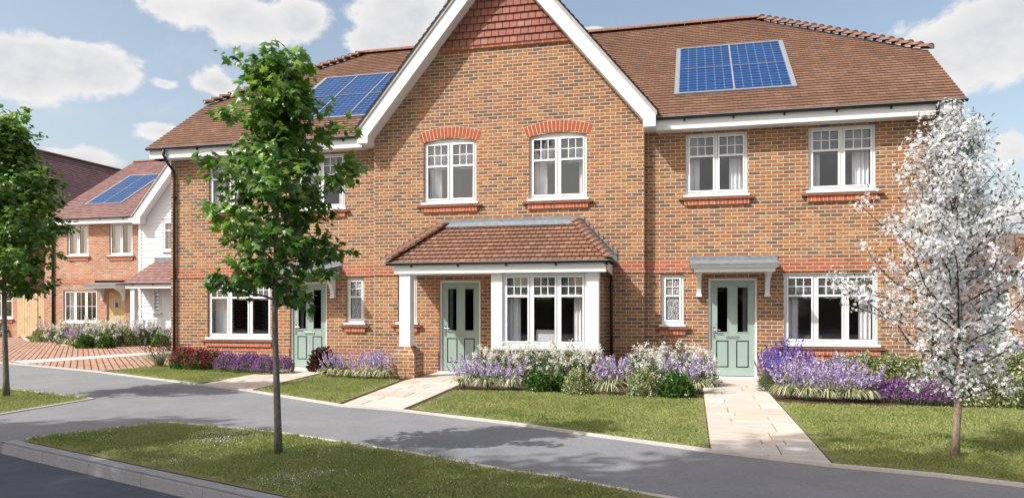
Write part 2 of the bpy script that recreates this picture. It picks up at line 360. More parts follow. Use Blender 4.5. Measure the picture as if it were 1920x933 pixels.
# ================================================================ building helpers
def rect(x0,x1,z0,z1): return [(x0,z0),(x1,z0),(x1,z1),(x0,z1)]
def arc_top(x0,x1,zs,rise,n=12,rev=False):
    c=(x0+x1)/2;h=(x1-x0)/2;r=(h*h+rise*rise)/(2*rise);zc=zs+rise-r;out=[]
    a0=math.asin(h/r)
    for i in range(n+1):
        a=-a0+2*a0*i/n;out.append((c+r*math.sin(a),zc+r*math.cos(a)))
    return out
def window(P,x0,x1,z0,z1,y=0.,n=2,split=.30,cols=3,rows=2,rise=0.,glass='glass',curt=(1,1),blind=True,sill=True,sillw=.11,base='upvc',rec=.055,grid_all=False,cd=.28,bricksill=True):
    """casement window set in the wall face y; z0 = underside of white sill"""
    yf=y+rec;zb=z0+.055
    m=MB();fr=.05
    # outer frame (with curved head when rise)
    def ring(a,b,c,d,w,y0,y1,top=None):
        m.box(a,a+w,y0,y1,c,d);m.box(b-w,b,y0,y1,c,d);m.box(a+w,b-w,y0,y1,c,c+w)
        if top: m.prism([(a+w,y0,d-w)]+[(b-w,y0,d-w)]+[(px,y0,pz) for px,pz in reversed(top)],(0,y1-y0,0))
        else: m.box(a+w,b-w,y0,y1,d-w,d)
    if rise:
        tp=arc_top(x0,x1,z1,rise);m.box(x0,x0+fr,yf,yf+.07,zb,z1);m.box(x1-fr,x1,yf,yf+.07,zb,z1);m.box(x0+fr,x1-fr,yf,yf+.07,zb,zb+fr)
        m.prism([(x0,yf,z1),(x0+fr,yf,z1-.001),(x1-fr,yf,z1-.001),(x1,yf,z1)]+[(a,yf,b) for a,b in reversed(tp)][1:-1],(0,.07,0));m.box(x0+fr,x1-fr,yf,yf+.07,z1-fr*.4,z1-.001)
    else: ring(x0,x1,zb,z1,fr,yf,yf+.07)
    w=(x1-x0-2*fr);mu=.05 if n>1 else 0;lw=(w-(n-1)*mu)/n
    for i in range(1,n):
        a=x0+fr+i*lw+(i-1)*mu;m.box(a,a+mu,yf+.002,yf+.07,zb+fr,z1-fr*(.4 if rise else 1))
    frame=m.build('window',M[base],P,fix=True,bevel=.004)
    sa=MB();bars=MB();gk=MB();gl=MB()
    zt=z1-fr if not rise else z1-fr*.4
    for i in range(n):
        a=x0+fr+i*(lw+mu);b=a+lw;c=zb+fr;d=zt;s=.042
        g=.005
        sa.box(a+g,a+s,yf-.012,yf+.045,c+g,d-g);sa.box(b-s,b-g,yf-.012,yf+.045,c+g,d-g);sa.box(a+s,b-s,yf-.012,yf+.045,c+g,c+s);sa.box(a+s,b-s,yf-.012,yf+.045,d-s,d-g)
        zs=d-(d-c)*split
        if not grid_all: sa.box(a+s,b-s,yf-.014,yf+.045,zs-.022,zs+.022)
        k=.008
        regs=[(c+s,zs-.022),(zs+.022,d-s)] if not grid_all else [(c+s,d-s)]
        for (e,f) in regs:
            gk.box(a+s,a+s+k,yf,yf+.02,e,f);gk.box(b-s-k,b-s,yf,yf+.02,e,f);gk.box(a+s+k,b-s-k,yf,yf+.02,e,e+k);gk.box(a+s+k,b-s-k,yf,yf+.02,f-k,f)
            gl.quad((a+s+k,yf+.014,e+k),(b-s-k,yf+.014,e+k),(b-s-k,yf+.014,f-k),(a+s+k,yf+.014,f-k))
        e,f=regs[-1];bw=.009
        zm=[e+(f-e)*j/rows for j in range(1,rows)]
        xs=[a+s+(b-a-2*s)*j/cols for j in range(1,cols)]
        for x in xs: bars.box(x-bw,x+bw,yf-.002,yf+.010,e,f)
        for z in zm: bars.box(a+s,b-s,yf-.0035,yf+.0085,z-bw,z+bw)
    sa.build('sash',M[base],frame,fix=True);gk.build('seal',M['gasket'],frame);gl.build('pane',M[glass],frame);bars.build('glazing_bar',M[base],frame)
    MB().box(x0-.045,x1+.045,y-.045,yf+.02,z0,z0+.05).build('sill',M[base],frame,bevel=.006)
    if bricksill:
        MB().box(x0-.14,x1+.14,y-.075,y+.01,z0-.062,z0-.018).build('sill_slab',M['creasing'],frame,bevel=.008)
        MB().box(x0-.03,x1+.03,y-.045,y+.01,z0-.165,z0-.064).build('brick_sill',M['redsill'],frame)
    yi=yf+cd*.5
    if blind:
        m=MB();zs=zt-(zt-zb)*split-.03;z=zt+.0
        while z>zs:
            for i in range(n):
                a=x0+fr+i*(lw+mu)
                m.quad((a+.01,yi-.05,z-.018),(a+lw-.01,yi-.05,z-.018),(a+lw-.01,yi-.02,z),(a+.01,yi-.02,z))
            z-=.024
        m.build('blind',M['blind'],frame)
    def cur(a,b):
        m=MB();n_=int(abs(b-a)/.012);pr=None
        for k in range(n_+1):
            x=a+(b-a)*k/n_;yy=yi+.06+.022*math.sin(k*.95)+.008*math.sin(k*.37)
            if pr: m.quad((pr[0],pr[1],zb+.02),(x,yy,zb+.02),(x,yy,zt),(pr[0],pr[1],zt))
            pr=(x,yy)
        m.build('curtain',M['curtain'],frame,smooth=True)
    if curt[0]>0: cur(x0+fr,x0+fr+curt[0])
    if curt[1]>0: cur(x1-fr-curt[1],x1-fr)
    return frame
def door(P,x0,x1,z1,y=0.,mat='green',style='panel',rec=.07,hinge='l',strip=None):
    yf=y+rec
    m=MB();w=.045
    m.box(x0,x0+w,yf-.03,yf+.07,.0,z1);m.box(x1-w,x1,yf-.03,yf+.07,.0,z1);m.box(x0+w,x1-w,yf-.03,yf+.07,z1-w,z1)
    fr=m.build('door',M['white' if style=='panel' else 'oak'],P,bevel=.004)
    MB().box(x0-.03,x1+.03,y-.10,yf+.05,-.005,.055).build('threshold',M['white'],fr,bevel=.006)
    a,b=x0+w+.006,x1-w-.006;c,d=.07,z1-w-.006;W=b-a;L=MB();gl=MB();gr=MB()
    if style=='panel':
        st=.105;mid=.15;zr=(c+.17,c+.73,c+.88,d-.11)   # bottom rail top, panel top, glass bottom, glass top
        xm0,xm1=(a+b)/2-mid/2,(a+b)/2+mid/2
        yb=yf+.045
        L.box(a,a+st,yf,yb,c,d);L.box(b-st,b,yf,yb,c,d);L.box(xm0,xm1,yf,yb,zr[0],zr[3])
        L.box(a+st,b-st,yf,yb,c,zr[0]);L.box(a+st,b-st,yf,yb,zr[3],d);L.box(a+st,xm0,yf,yb,zr[1],zr[2]);L.box(xm1,b-st,yf,yb,zr[1],zr[2])
        for (p,q) in ((a+st,xm0),(xm1,b-st)):
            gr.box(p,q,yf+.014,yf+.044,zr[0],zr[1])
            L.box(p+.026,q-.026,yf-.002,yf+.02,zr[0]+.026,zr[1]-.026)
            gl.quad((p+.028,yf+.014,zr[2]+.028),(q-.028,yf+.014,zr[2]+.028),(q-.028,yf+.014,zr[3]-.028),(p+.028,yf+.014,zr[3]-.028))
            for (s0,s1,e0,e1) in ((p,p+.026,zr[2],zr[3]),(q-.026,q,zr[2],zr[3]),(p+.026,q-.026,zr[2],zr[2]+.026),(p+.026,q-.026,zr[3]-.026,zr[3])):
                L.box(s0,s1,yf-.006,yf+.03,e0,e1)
        leaf=L.build('leaf',M[mat],fr,bevel=.004);gr.build('panel_groove',M['green_shade'],fr);gl.build('pane',M['doorglass'],fr)
        if strip is not None:
            sx=(a+st+.03,xm0-.03) if strip<0 else (xm1+.03,b-st-.03)
            s0=sx[0]+(sx[1]-sx[0])*(.05 if strip<0 else .55);s1=s0+(sx[1]-sx[0])*.4
            m=MB()
            for k in range(6):
                x=s0+(s1-s0)*k/6;m.box(x,x+(s1-s0)/7,yf+.08,yf+.09,zr[2],zr[3])
            m.build('curtain',M['curtain'],fr)
        zl=(zr[1]+zr[2])/2
        MB().box((a+b)/2-.13,(a+b)/2+.13,yf-.012,yf+.002,zl-.03,zl+.03).build('letterbox',M['steelp'],fr,bevel=.006)
    else:
        nb=7
        for k in range(nb):
            L.box(a+W*k/nb+.004,a+W*(k+1)/nb-.004,yf,yf+.04,c,d)
        gr.box(a,b,yf+.008,yf+.035,c,d);L.build('leaf',M[mat],fr);gr.build('panel_groove',M['creasing'],fr)
        MB().box((a+b)/2-.12,(a+b)/2+.12,yf-.012,yf-.001,1.45,1.75).build('frame_glazed',M['steelp'],fr)
        MB().box((a+b)/2-.08,(a+b)/2+.08,yf-.016,yf-.010,1.49,1.71).build('pane',M['doorglass'],fr)
        zl=.95;MB().box((a+b)/2-.12,(a+b)/2+.12,yf-.012,yf-.001,zl-.02,zl+.02).build('letterbox',M['steelp'],fr)
    h=MB();xh=a+.06 if hinge=='r' else b-.06;sg=1 if hinge=='r' else -1;zh=c+.92
    h.box(xh-.022,xh+.022,yf-.01,yf,zh-.14,zh+.10);h.tube([(xh,yf-.008,zh+.03),(xh,yf-.055,zh+.03),(xh+sg*.03,yf-.06,zh+.03),(xh+sg*.13,yf-.06,zh+.028)],.011,8)
    h.build('handle',M['steel'],fr,smooth=False)
    return fr
def canopy(P,x0,x1,z0,y=0.,dep=.72,bracket=(.16,.16),bh=.48,cover='lead'):
    """flat moulded canopy with lead cover and two scrolled brackets"""
    m=MB();z=z0
    for (o,h) in ((.09,.045),(.055,.05),(.02,.05)):    # cornice steps, bottom one narrowest
        pass
    zz=z0
    for (o,h) in ((.0,.07),(.035,.03),(.07,.035)):
        m.box(x0-o,x1+o,y-dep-o,y-.002,zz,zz+h);zz+=h
    top=m.build('door_canopy',M['white'],P,bevel=.006)
    a,b=x0-.09,x1+.09;yo=y-dep-.09
    l=MB();l.box(a,b,yo,y-.003,zz+.001,zz+.035)
    l.prism([(a+.01,yo+.01,zz+.035),(b-.01,yo+.01,zz+.035),(b-.01,y-.004,zz+.14),(a+.01,y-.004,zz+.14)],(0,0,-.02))
    l.v+= [];i=len(l.v)
    l.v+=[(a+.01,yo+.01,zz+.034),(b-.01,yo+.01,zz+.034),(b-.01,y-.004,zz+.034),(a+.01,y-.004,zz+.034),(b-.01,y-.004,zz+.14),(a+.01,y-.004,zz+.14)]
    for q in((i+1,i+2,i+4),(i,i+5,i+3)): l.f.append(q);l.m.append(0);l.uv.append(None)
    l.box(a-.015,b+.015,y-.02,y-.002,zz+.11,zz+.22)
    l.build('lead_cover',M[cover],top)
    for xc in (x0+bracket[0],x1-bracket[1]):
        b_=MB();w=.045
        pr=[(y,z0),(y-dep*.78,z0),(y-dep*.78,z0-.06),(y-dep*.55,z0-.10),(y-dep*.33,z0-.19),(y-dep*.2,z0-.32),(y-.1,z0-bh+.06),(y-.1,z0-bh),(y,z0-bh)]
        b_.prism([(xc-w,p,q) for p,q in pr],(2*w,0,0))
        b_.box(xc-w-.015,xc+w+.015,y-dep*.82,y-.001,z0-.035,z0-.001);b_.box(xc-w-.012,xc+w+.012,y-.12,y-.001,z0-bh-.03,z0-bh+.02)
        b_.build('bracket',M['white'],top,fix=True,bevel=.006)
    return top
def slope(mb,P0,u,v,L,bounds,g=.15,t=.022,wuv=1.,m=0):
    """tiled slope as overlapping courses: bounds(s)->(a,b) along u at distance s up the slope"""
    u=Vector(u).normalized();v=Vector(v).normalized();n=u.cross(v).normalized();P0=Vector(P0);k=int(math.ceil(L/g))
    for i in range(k):
        s0=i*g;s1=min(L,(i+1)*g+.004);a0,b0=bounds(s0);a1,b1=bounds(s1)
        if b0-a0<.01: continue
        q=lambda a,s,h:P0+u*a+v*s+n*h
        mb.quad(q(a0,s0,t),q(b0,s0,t),q(b1,s1,.002),q(a1,s1,.002),m,[(a0,i+.02),(b0,i+.02),(b1,i+.98),(a1,i+.98)])
        mb.quad(q(a0,s0,-.004),q(b0,s0,-.004),q(b0,s0,t),q(a0,s0,t),m,[(a0,i+.02),(b0,i+.02),(b0,i+.03),(a0,i+.03)])
def lin(*pts):
    def f(s):
        for (s0,a0),(s1,a1) in zip(pts,pts[1:]):
            if s<=s1 or (s1,a1)==pts[-1]:
                return a0+(a1-a0)*max(0,min(1,(s-s0)/(s1-s0)))
    return f
def bonnets(name,p0,p1,par,seg=.2,r=.12,lift=.03,mat='hip',rise=.05):
    """hip tiles from the low end p0 to the high end p1; each one flares at its lower end over pale mortar"""
    p0=Vector(p0);p1=Vector(p1);d=(p1-p0);L=d.length;d.normalize();sd=d.cross(Vector((0,0,1))).normalized();up=sd.cross(d).normalized()
    n=max(1,round(L/seg));g=L/n;m=MB()
    for i in range(n):
        a=p0+d*(i*g-.02);b=p0+d*((i+1)*g+.03);ring=[]
        for (c,rr,h) in ((a,r,rise),(b,r*.82,0.)):
            ring.append([c+sd*(rr*math.cos(q))+up*(rr*.62*math.sin(q)+h+lift-.04) for q in [PI*k/8 for k in range(9)]])
        for k in range(8): m.quad(ring[0][k],ring[0][k+1],ring[1][k+1],ring[1][k],0)
        m.poly([x-d*-.012 for x in ring[0]],1)
        inn=[x-up*.014 for x in ring[0]]
        for k in range(8): m.quad(ring[0][k],inn[k],inn[k+1],ring[0][k+1],0)
    return m.build(name,[M[mat],M['mortar']],par)
def ridge(name,p0,p1,par,seg=.45,r=.12,mat='hip'):
    p0=Vector(p0);p1=Vector(p1);d=p1-p0;L=d.length;d.normalize();sd=d.cross(Vector((0,0,1))).normalized();n=round(L/seg);g=L/n;m=MB()
    for i in range(n):
        a=p0+d*(i*g+.004);b=p0+d*((i+1)*g-.004);rg=[]
        for c in(a,b): rg.append([c+sd*r*math.cos(PI*k/8)+Vector((0,0,1))*r*.85*math.sin(PI*k/8) for k in range(9)])
        for k in range(8): m.quad(rg[0][k],rg[1][k],rg[1][k+1],rg[0][k+1])
        m.poly(rg[0]);m.poly(rg[1][::-1])
    return m.build(name,M[mat],par)
def gutter(name,x0,x1,y,z,par,r=.047,brk=1.0,bs=.5):
    """half round black gutter with strap brackets, back edge at y"""
    m=MB();yc=y-r
    for (rr) in (r,):
        pts=[(yc+rr*math.cos(a),z-rr*math.sin(a)) for a in [PI*k/8 for k in range(9)]]
        pi=[(yc+(rr-.008)*math.cos(a),z-(rr-.008)*math.sin(a)) for a in [PI*k/8 for k in range(8,-1,-1)]]
        m.prism([(x0,p,q) for p,q in pts+pi],(x1-x0,0,0))
    for xe in (x0,x1-.012): m.prism([(xe,p,q) for p,q in pts],(.012,0,0))
    o=m.build(name,M['black'],par,fix=True);x=x0+bs;b=MB()
    MB().box(x0,x1,yc-r-.006,yc-r+.006,z-.004,z+.010).build('gutter_lip_glint',M['pvframe'],o)  # pale strip stands in for the sky reflected along the black gutter edge
    while x<x1:
        b=MB();b.prism([(x-.017,y-.002,z-.02),(x-.017,y-.055,z-.06),(x-.017,y-.03,z-.085),(x-.017,y-.002,z-.095)],(.034,0,0));x+=brk
        b.build('gutter_bracket',M['black'],o,fix=True)
    return o
def downpipe(pts,par,wall_y,clips,r=.034):
    o=MB();o.tube(pts,r,12);p=o.build('downpipe',M['black'],par,smooth=True)
    x=pts[-1][0];y=pts[-1][1]
    for z in clips:
        b=MB();b.lathe((x,y,z),[(r,0),(r+.012,.0),(r+.012,.06),(r,.06)],12);b.box(x-.05,x+.05,y+.0,wall_y,z+.01,z+.05)
        b.build('pipe_clip',M['black'],p);return p
# ================================================================ the terrace
XL,XR=-12.70,4.62;GC=-4.04;GL,GR=-7.10,-.98;GY=-.2
T=thing('terraced_house','three-home orange brick terrace with a white-boarded front gable, brown tiled roof and sage green doors','house',(GC,0,0))
mir=lambda a,b:(2*GC-b,2*GC-a)
up=[(-.135,1.105),(2.28,3.53)];upL=[mir(*w) for w in up];UZ=(3.785,5.12)
lowR=(1.81,3.57);lowL=mir(*lowR);LZ=(.70,2.17)
smR=(-.633,-.176);smL=mir(*smR);SZ=(1.08,2.18)
dR=(.327,1.293);dL=mir(*dR)
WT=.10
m=MB()
def wing(x0,x1,wins,mb):
    H=[rect(a,b,UZ[0],UZ[1]) for a,b in wins[0]]+[rect(wins[1][0],wins[1][1],LZ[0],LZ[1]),rect(wins[2][0],wins[2][1],SZ[0],SZ[1])]
    d=wins[3];out=[(x0,-.1),(d[0],-.1),(d[0],2.1),(d[1],2.1),(d[1],-.1),(x1,-.1),(x1,5.3),(x0,5.3)]
    mb.panel(out,H,0,WT)
m=MB();wing(GR-.02,XR,(up,lowR,smR,dR),m);m.build('wall',M['brick'],T,fix=True)
m=MB();wing(XL,GL+.02,(upL,lowL,smL,dL),m);m.build('wall',M['brick'],T,fix=True)
# end and back walls
for x in (XL,XR-.25):
    MB().prism([(x,WT,-.1),(x,9.7,-.1),(x,9.7,5.3),(x,7.8,6.98),(x,1.9,6.98),(x,WT,5.5)],(.25,0,0)).build('wall',M['brick'],T,fix=True)
MB().box(XL+.25,XR-.25,9.45,9.7,-.1,5.3).build('wall',M['brick'],T)
# gable wall
gw1=(-5.895,-4.655);gw2=(-3.45,-2.19);GZ=(3.79,5.19);GRISE=.075
dM=(-5.517,-4.557);smM=(-6.523,-6.066)
SL=1.195;AP=9.40
def gz(x,off=0): return AP-SL*abs(x-GC)-off
def archhole(a,b,z0,z1,rise): return [(a,z0),(b,z0)]+[(p,q) for p,q in reversed(arc_top(a,b,z1,rise))]
out=[(GL,-.1),(dM[0],-.1),(dM[0],2.1),(dM[1],2.1),(dM[1],-.1),(-1.795,-.1),(GR,-.1),(GR,gz(GR,.15)),(GC,AP-.15),(GL,gz(GL,.15))]
BX=(-4.005,-1.795)
m=MB();m.panel(out,[archhole(*gw1,*GZ,GRISE),archhole(*gw2,*GZ,GRISE),rect(smM[0],smM[1],1.1,2.2),rect(BX[0]+.25,BX[1]-.25,.75,2.1)],GY,GY+.3)
m.build('gable_wall',M['brick'],T,fix=True)
# tile hanging in the gable head
ZH=7.21
th=MB();hw=lambda z:(AP-.25-z)/SL
slope(th,(GC,GY-.035,ZH+.07),(1,0,0),(0,0,1),AP-.3-ZH-.07,lambda s:(-hw(ZH+.07+s),hw(ZH+.07+s)),g=.16,t=.036)
th.build('hung_tiles',M['tileh'],T)
mm=MB();mm.box(GC-hw(ZH),GC+hw(ZH),GY-.05,GY,ZH,ZH+.068);mm.build('brick_band',M['red'],T)
# window arches
for (a,b) in (gw1,gw2):
    m=MB();mo=MB();c=(a+b)/2;e=.05;h=(b-a)/2+e;rise=.12;r=(h*h+rise*rise)/(2*rise);zc=GZ[1]+.01+rise-r-.04;a0=math.asin(h/r);n=17;hh=.225
    ri=lambda q,rr,y:(c+rr*math.sin(q),y,zc+rr*math.cos(q))
    r=r+.02
    for i in range(n):
        q0=-a0+2*a0*i/n+.006/r;q1=-a0+2*a0*(i+1)/n-.006/r
        m.prism([ri(q0,r,GY-.004),ri(q1,r,GY-.004),ri(q1,r+hh,GY-.004),ri(q0,r+hh,GY-.004)],(0,.03,0))
    k=24;pa=[ri(-a0+2*a0*i/k,r-.002,GY-.001) for i in range(k+1)]+[ri(a0-2*a0*i/k,r+hh+.006,GY-.001) for i in range(k+1)]
    arch=m.build('brick_arch',M['redarch'],T,fix=True)
    for i in range(k): mo.prism([pa[i],pa[i+1],pa[2*k-i],pa[2*k+1-i]],(0,.02,0))
    mo.build('arch_mortar',M['mortar'],arch,fix=True)
# brick bands
def band(x0,x1,y,skip=()):
    xs=[x0]+[v for s in skip for v in s]+[x1]
    for a,b in zip(xs[::2],xs[1::2]):
        m=MB();m.box(a,b,y-.005,y+.02,2.287,2.475);m.box(a,b,y-.022,y+.02,2.212,2.286);m.build('brick_band',M['red'],T)
band(GR+.001,XR,0);band(XL,GL-.001,0);band(GL,GR,GY)
MB().box(GR,GR+.022,GY-.022,-.023,2.212,2.286).build('brick_band',M['red'],T)
for (a,b,y) in ((GR+.02,dR[0]-.02,0),(dR[1]+.02,XR,0),(XL,dL[0]-.02,0),(dL[1]+.02,GL-.02,0),(GL,dM[0]-.02,GY),(-1.78,GR,GY)):
    m=MB();m.box(a,b,y-.022,y+.02,.42,.495);m.box(a,b,y-.02,y+.02,-.1,.419,1);m.build('plinth',[M['red'],M['brick']],T)
# rooms behind the glass
m=MB()
m.box(XL+.25,XR-.25,3.6,3.7,0,5.2);m.box(XL+.25,XR-.25,WT+.01,3.6,2.42,2.62);m.box(XL+.25,XR-.25,WT+.01,3.6,5.2,5.25);m.box(XL+.25,XR-.25,WT+.15,3.6,-.05,.0)
for x in (GL-.1,GR+.0): m.box(x,x+.1,WT+.11,3.6,0.01,5.19)
for x in (1.45,-9.63,-4.3): m.box(x,x+.08,WT+.11,3.6,0.01,5.19)
m.build('interior_wall',M['inner'],T)
# windows
cu=[(.24,.30),(.20,.34)]
for (a,b),c in zip(up,cu): window(T,a,b,*UZ,0,2,.36,curt=c)
for (a,b),c in zip(upL,cu): window(T,a,b,*UZ,0,2,.36,curt=(.25,.22))
window(T,*lowR,*LZ,0,3,.30,curt=(.26,.26));window(T,*lowL,*LZ,0,3,.30,curt=(.42,.0))
window(T,*gw1,*GZ,GY,2,.40,rise=GRISE,curt=(.3,.12));window(T,*gw2,*GZ,GY,2,.38,rise=GRISE,curt=(.3,.15))
for s in (smR,smL): window(T,*s,*SZ,0,1,.42,cols=2,rows=2,glass='frost',curt=(0,0),blind=False)
window(T,*smM,1.1,2.2,GY,1,.42,cols=2,rows=2,glass='frost',curt=(0,0),blind=False)
# doors and canopies
door(T,*dR,2.09,0,strip=1,hinge='r');door(T,*dL,2.09,0,strip=-1,hinge='r');door(T,*dM,2.09,GY,strip=-1,hinge='r')
for d in (dR,dL):
    canopy(T,d[0]-.29,d[1]+.29,2.195,0,.62,bracket=(.10,.10),bh=.46)
# main roof
EZ=5.40;EY=-.42;PM=.722;RY=4.85;RZ=EZ+PM*(RY-EY);XV=5.0;XVL=-13.08;hipz=EZ+PM*(1.9-EY);XI=1.6;XIL=-9.7
cp=math.hypot(1,PM);LS=(RY-EY)*cp;sh=(1.9-EY)*cp
rf=MB();vv=Vector((0,1,PM)).normalized()
n0=5;s0_=n0*.15;PS=Vector((0,EY,EZ))+vv*s0_
slope(rf,(0,EY,EZ),(1,0,0),vv,s0_,lambda s:(XVL,GL-.02));slope(rf,(0,EY,EZ),(1,0,0),vv,s0_,lambda s:(GR+.02,XV))
slope(rf,PS,(1,0,0),vv,LS-s0_,lambda s:(lin((0,XVL),(sh-s0_,XVL),(LS-s0_,XIL))(s),lin((0,XV),(sh-s0_,XV),(LS-s0_,XI))(s)))
BY=2*RY-EY
slope(rf,(0,BY,EZ),(-1,0,0),Vector((0,-1,PM)),LS,lambda s:(-lin((0,XV),(sh,XV),(LS,XI))(s),-lin((0,XVL),(sh,XVL),(LS,XIL))(s)))
hy=RY-1.9
for sx,xv,xi in ((1,XV,XI),(-1,XVL,XIL)):
    run=abs(xv-xi);hv=Vector((-sx*run,0,RZ-hipz));L=hv.length
    slope(rf,(xv,RY,hipz),(0,sx,0),hv,L,lambda s:(-hy*(1-s/L),hy*(1-s/L)))
rf.prism([(XVL,EY,EZ-.03),(XVL,1.9,hipz-.03),(XIL,RY,RZ-.03),(XI,RY,RZ-.03),(XV,1.9,hipz-.03),(XV,EY,EZ-.03)],(0,0,-.05)) if 0 else None
roof=rf.build('roof',M['tile'],T)
u=MB()   # underside so nothing shows through
y0_=.25;z0_=EZ+PM*(y0_-EY)
u.poly([(XVL,y0_,z0_-.02),(XVL,1.9,hipz-.02),(XIL,RY,RZ-.02),(XI,RY,RZ-.02),(XV,1.9,hipz-.02),(XV,y0_,z0_-.02)])
for a_,b_ in ((XVL,GL-.02),(GR+.02,XV)): u.poly([(a_,EY,EZ-.02),(a_,y0_,z0_-.02),(b_,y0_,z0_-.02),(b_,EY,EZ-.02)])
u.poly([(XVL,BY,EZ-.02),(XVL,BY-2.32,hipz-.02),(XIL,RY,RZ-.02),(XI,RY,RZ-.02),(XV,BY-2.32,hipz-.02),(XV,BY,EZ-.02)])
for xv,xi in ((XV,XI),(XVL,XIL)): u.poly([(xv,1.9,hipz-.02),(xv,BY-2.32,hipz-.02),(xi,RY,RZ-.02)])
u.build('roof_underlay',M['dark'],roof)
ridge('ridge_tiles',(XIL,RY,RZ+.02),(XI,RY,RZ+.02),roof)
for sx,xv,xi in ((1,XV,XI),(-1,XVL,XIL)):
    for yy in (1.9,BY-2.32): bonnets('hip_tiles',(xv,yy,hipz+.0),(xi,RY,RZ+.0),roof,seg=.24,r=.15,lift=.06,rise=.06)
# verge boards on both ends
for x in (XV-.06,XVL+.02):
    MB().prism([(x,EY+.1,EZ-.22),(x,EY+.1,EZ+.04),(x,1.9,hipz-.03),(x,1.9,hipz-.29)],(.04,0,0)).build('bargeboard',M['white'],T,fix=True)
# eaves: fascia, soffit, gutter
for (a,b) in ((GR+.25,XV-.07),(XVL+.07,GL-.25)):
    m=MB();m.box(a,b,-.325,-.30,5.155,5.36);m.box(a,b,-.30,.0,5.155,5.185);m.box(a,b,-.327,-.298,5.30,5.305);m.build('fascia',M['white'],T)
for (a,b,c,d) in ((XR,XV-.07,-.30,.3),(XVL+.07,XL,-.30,.3)): MB().box(a,b,c,d,5.155,5.34).build('eaves_box',M['white'],T)
gutter('gutter',GR+.27,XV+.03,-.327,5.40,T,bs=.55,brk=.97);gutter('gutter',XVL-.03,GL-.27,-.327,5.40,T,bs=.45,brk=.97)
downpipe([(4.52,-.387,5.36),(4.52,-.387,5.22),(4.52,-.30,5.08),(4.52,-.06,4.86),(4.52,-.055,4.7),(4.52,-.055,.02)],T,0,(4.2,2.9,1.6,.4))
downpipe([(-12.60,-.387,5.36),(-12.60,-.387,5.22),(-12.58,-.30,5.08),(-12.56,-.06,4.86),(-12.56,-.055,4.7),(-12.56,-.055,.02)],T,0,(4.2,2.9,1.6,.4))
# gable roof
gr=MB();gy0=-.60
for s in (1,-1):
    hv=Vector((-s,0,SL)).normalized();Lg=3.36*math.hypot(1,SL)
    slope(gr,(GC+s*3.36,0,AP+.12-SL*3.36),(0,s,0),hv,Lg,(lambda q:(gy0,RY-.2)) if s>0 else (lambda q:(-(RY-.2),-gy0)))
groof=gr.build('gable_roof',M['tile'],T)
ridge('ridge_tiles',(GC,gy0,AP+.14),(GC,RY-.3,AP+.14),groof)
for s in (1,-1):
    X=lambda d:GC+s*d
    w=.40
    pts=[(3.315,gz(X(3.315))-.0),(0,AP),(0,AP-w),(3.06,gz(X(3.06),w)),(3.06,5.185),(3.315,5.185)]
    m=MB();m.prism([(X(a),-.56,b) for a,b in pts],(0,.355,0));o=m.build('bargeboard',M['white'],T,fix=True,bevel=.005)
    v=MB();v.prism([(X(a),-.585,b) for a,b in ((3.34,gz(X(3.34))+.0),(0,AP),(0,AP+.085),(3.34,gz(X(3.34))+.085))],(0,.36,0));v.build('verge',M['concrete'],o,fix=True)
    v=MB();v.prism([(X(a),-.60,b) for a,b in ((3.36,gz(X(3.36))+.087),(0,AP+.087),(0,AP+.118),(3.36,gz(X(3.36))+.118))],(0,.36,0));v.build('verge_trim',M['black'],o,fix=True)
    MB().prism([(X(a),-.205,b) for a,b in pts[:4]+[(3.06,5.185),(3.315,5.185)]],(0,.2,0)).build('soffit',M['white'],T,fix=True)
# solar panels set in the roof
def solar(c0,c1,cu,cv,cols=2,par=roof,P0=(0,EY,EZ),mm=PM,name='solar_panel',rr=2,n_up=9.):
    """c0..c1: x range; v range given in slope distance"""
    vv=Vector((0,1,mm)).normalized();n=Vector((1,0,0)).cross(vv);P0=Vector(P0)
    x0,x1=c0;s0,s1=c1;h=.05;fw=.10
    q=lambda a,s,t:P0+Vector((1,0,0))*a+vv*s+n*t
    f=MB()
    def bx(a,b,s,t,lo,hi,mt=0):
        i=len(f.v);f.v+=[tuple(q(*p)) for p in((a,s,lo),(b,s,lo),(b,t,lo),(a,t,lo),(a,s,hi),(b,s,hi),(b,t,hi),(a,t,hi))]
        for k in((0,3,2,1),(4,5,6,7),(0,1,5,4),(1,2,6,5),(2,3,7,6),(3,0,4,7)): f.f.append(tuple(i+z for z in k));f.m.append(mt);f.uv.append(None)
    bx(x0,x0+fw,s0,s1,.0,h);bx(x1-fw,x1,s0,s1,.0,h);bx(x0+fw,x1-fw,s0,s0+fw*.7,.0,h+.005);bx(x0+fw,x1-fw,s1-fw*.7,s1,.0,h+.005)
    W=(x1-x0-2*fw);cw=W/cols;Hh=(s1-s0-1.4*fw);rh=Hh/rr
    for k in range(1,cols): bx(x0+fw+cw*k-.018,x0+fw+cw*k+.018,s0+fw*.7,s1-fw*.7,.0,h+.003)
    for k in range(1,rr): bx(x0+fw,x1-fw,s0+fw*.7+rh*k-.012,s0+fw*.7+rh*k+.012,.0,h+.002)
    fr=f.build(name,M['pvframe'],par)
    for i in range(cols):
        for j in range(rr):
            a=x0+fw+cw*i;b=a+cw;s=s0+fw*.7+rh*j;t=s+rh;g=MB()
            g.quad(q(a,s,.042),q(b,s,.042),q(b,t,.042),q(a,t,.042),0,[(i*6,j*n_up),(i*6+6,j*n_up),(i*6+6,j*n_up+n_up),(i*6,j*n_up+n_up)])
            g.v=[tuple(Vector(v)+0*n) for v in g.v]
            o=g.build('solar_cells',M['pv'],par)
    return fr
nrm=Vector((1,0,0)).cross(vv)
def rp(u,v):
    p=plane_at(u,v,(0,EY,EZ),nrm);return p.x,(p.y-EY)*cp
c=[rp(1268,95),rp(1465,79),rp(1497,165),rp(1265,181)];print('PV R',c)
c2=[rp(745,140),rp(690,222),rp(575,222),rp(610,148)];print('PV L',c2)
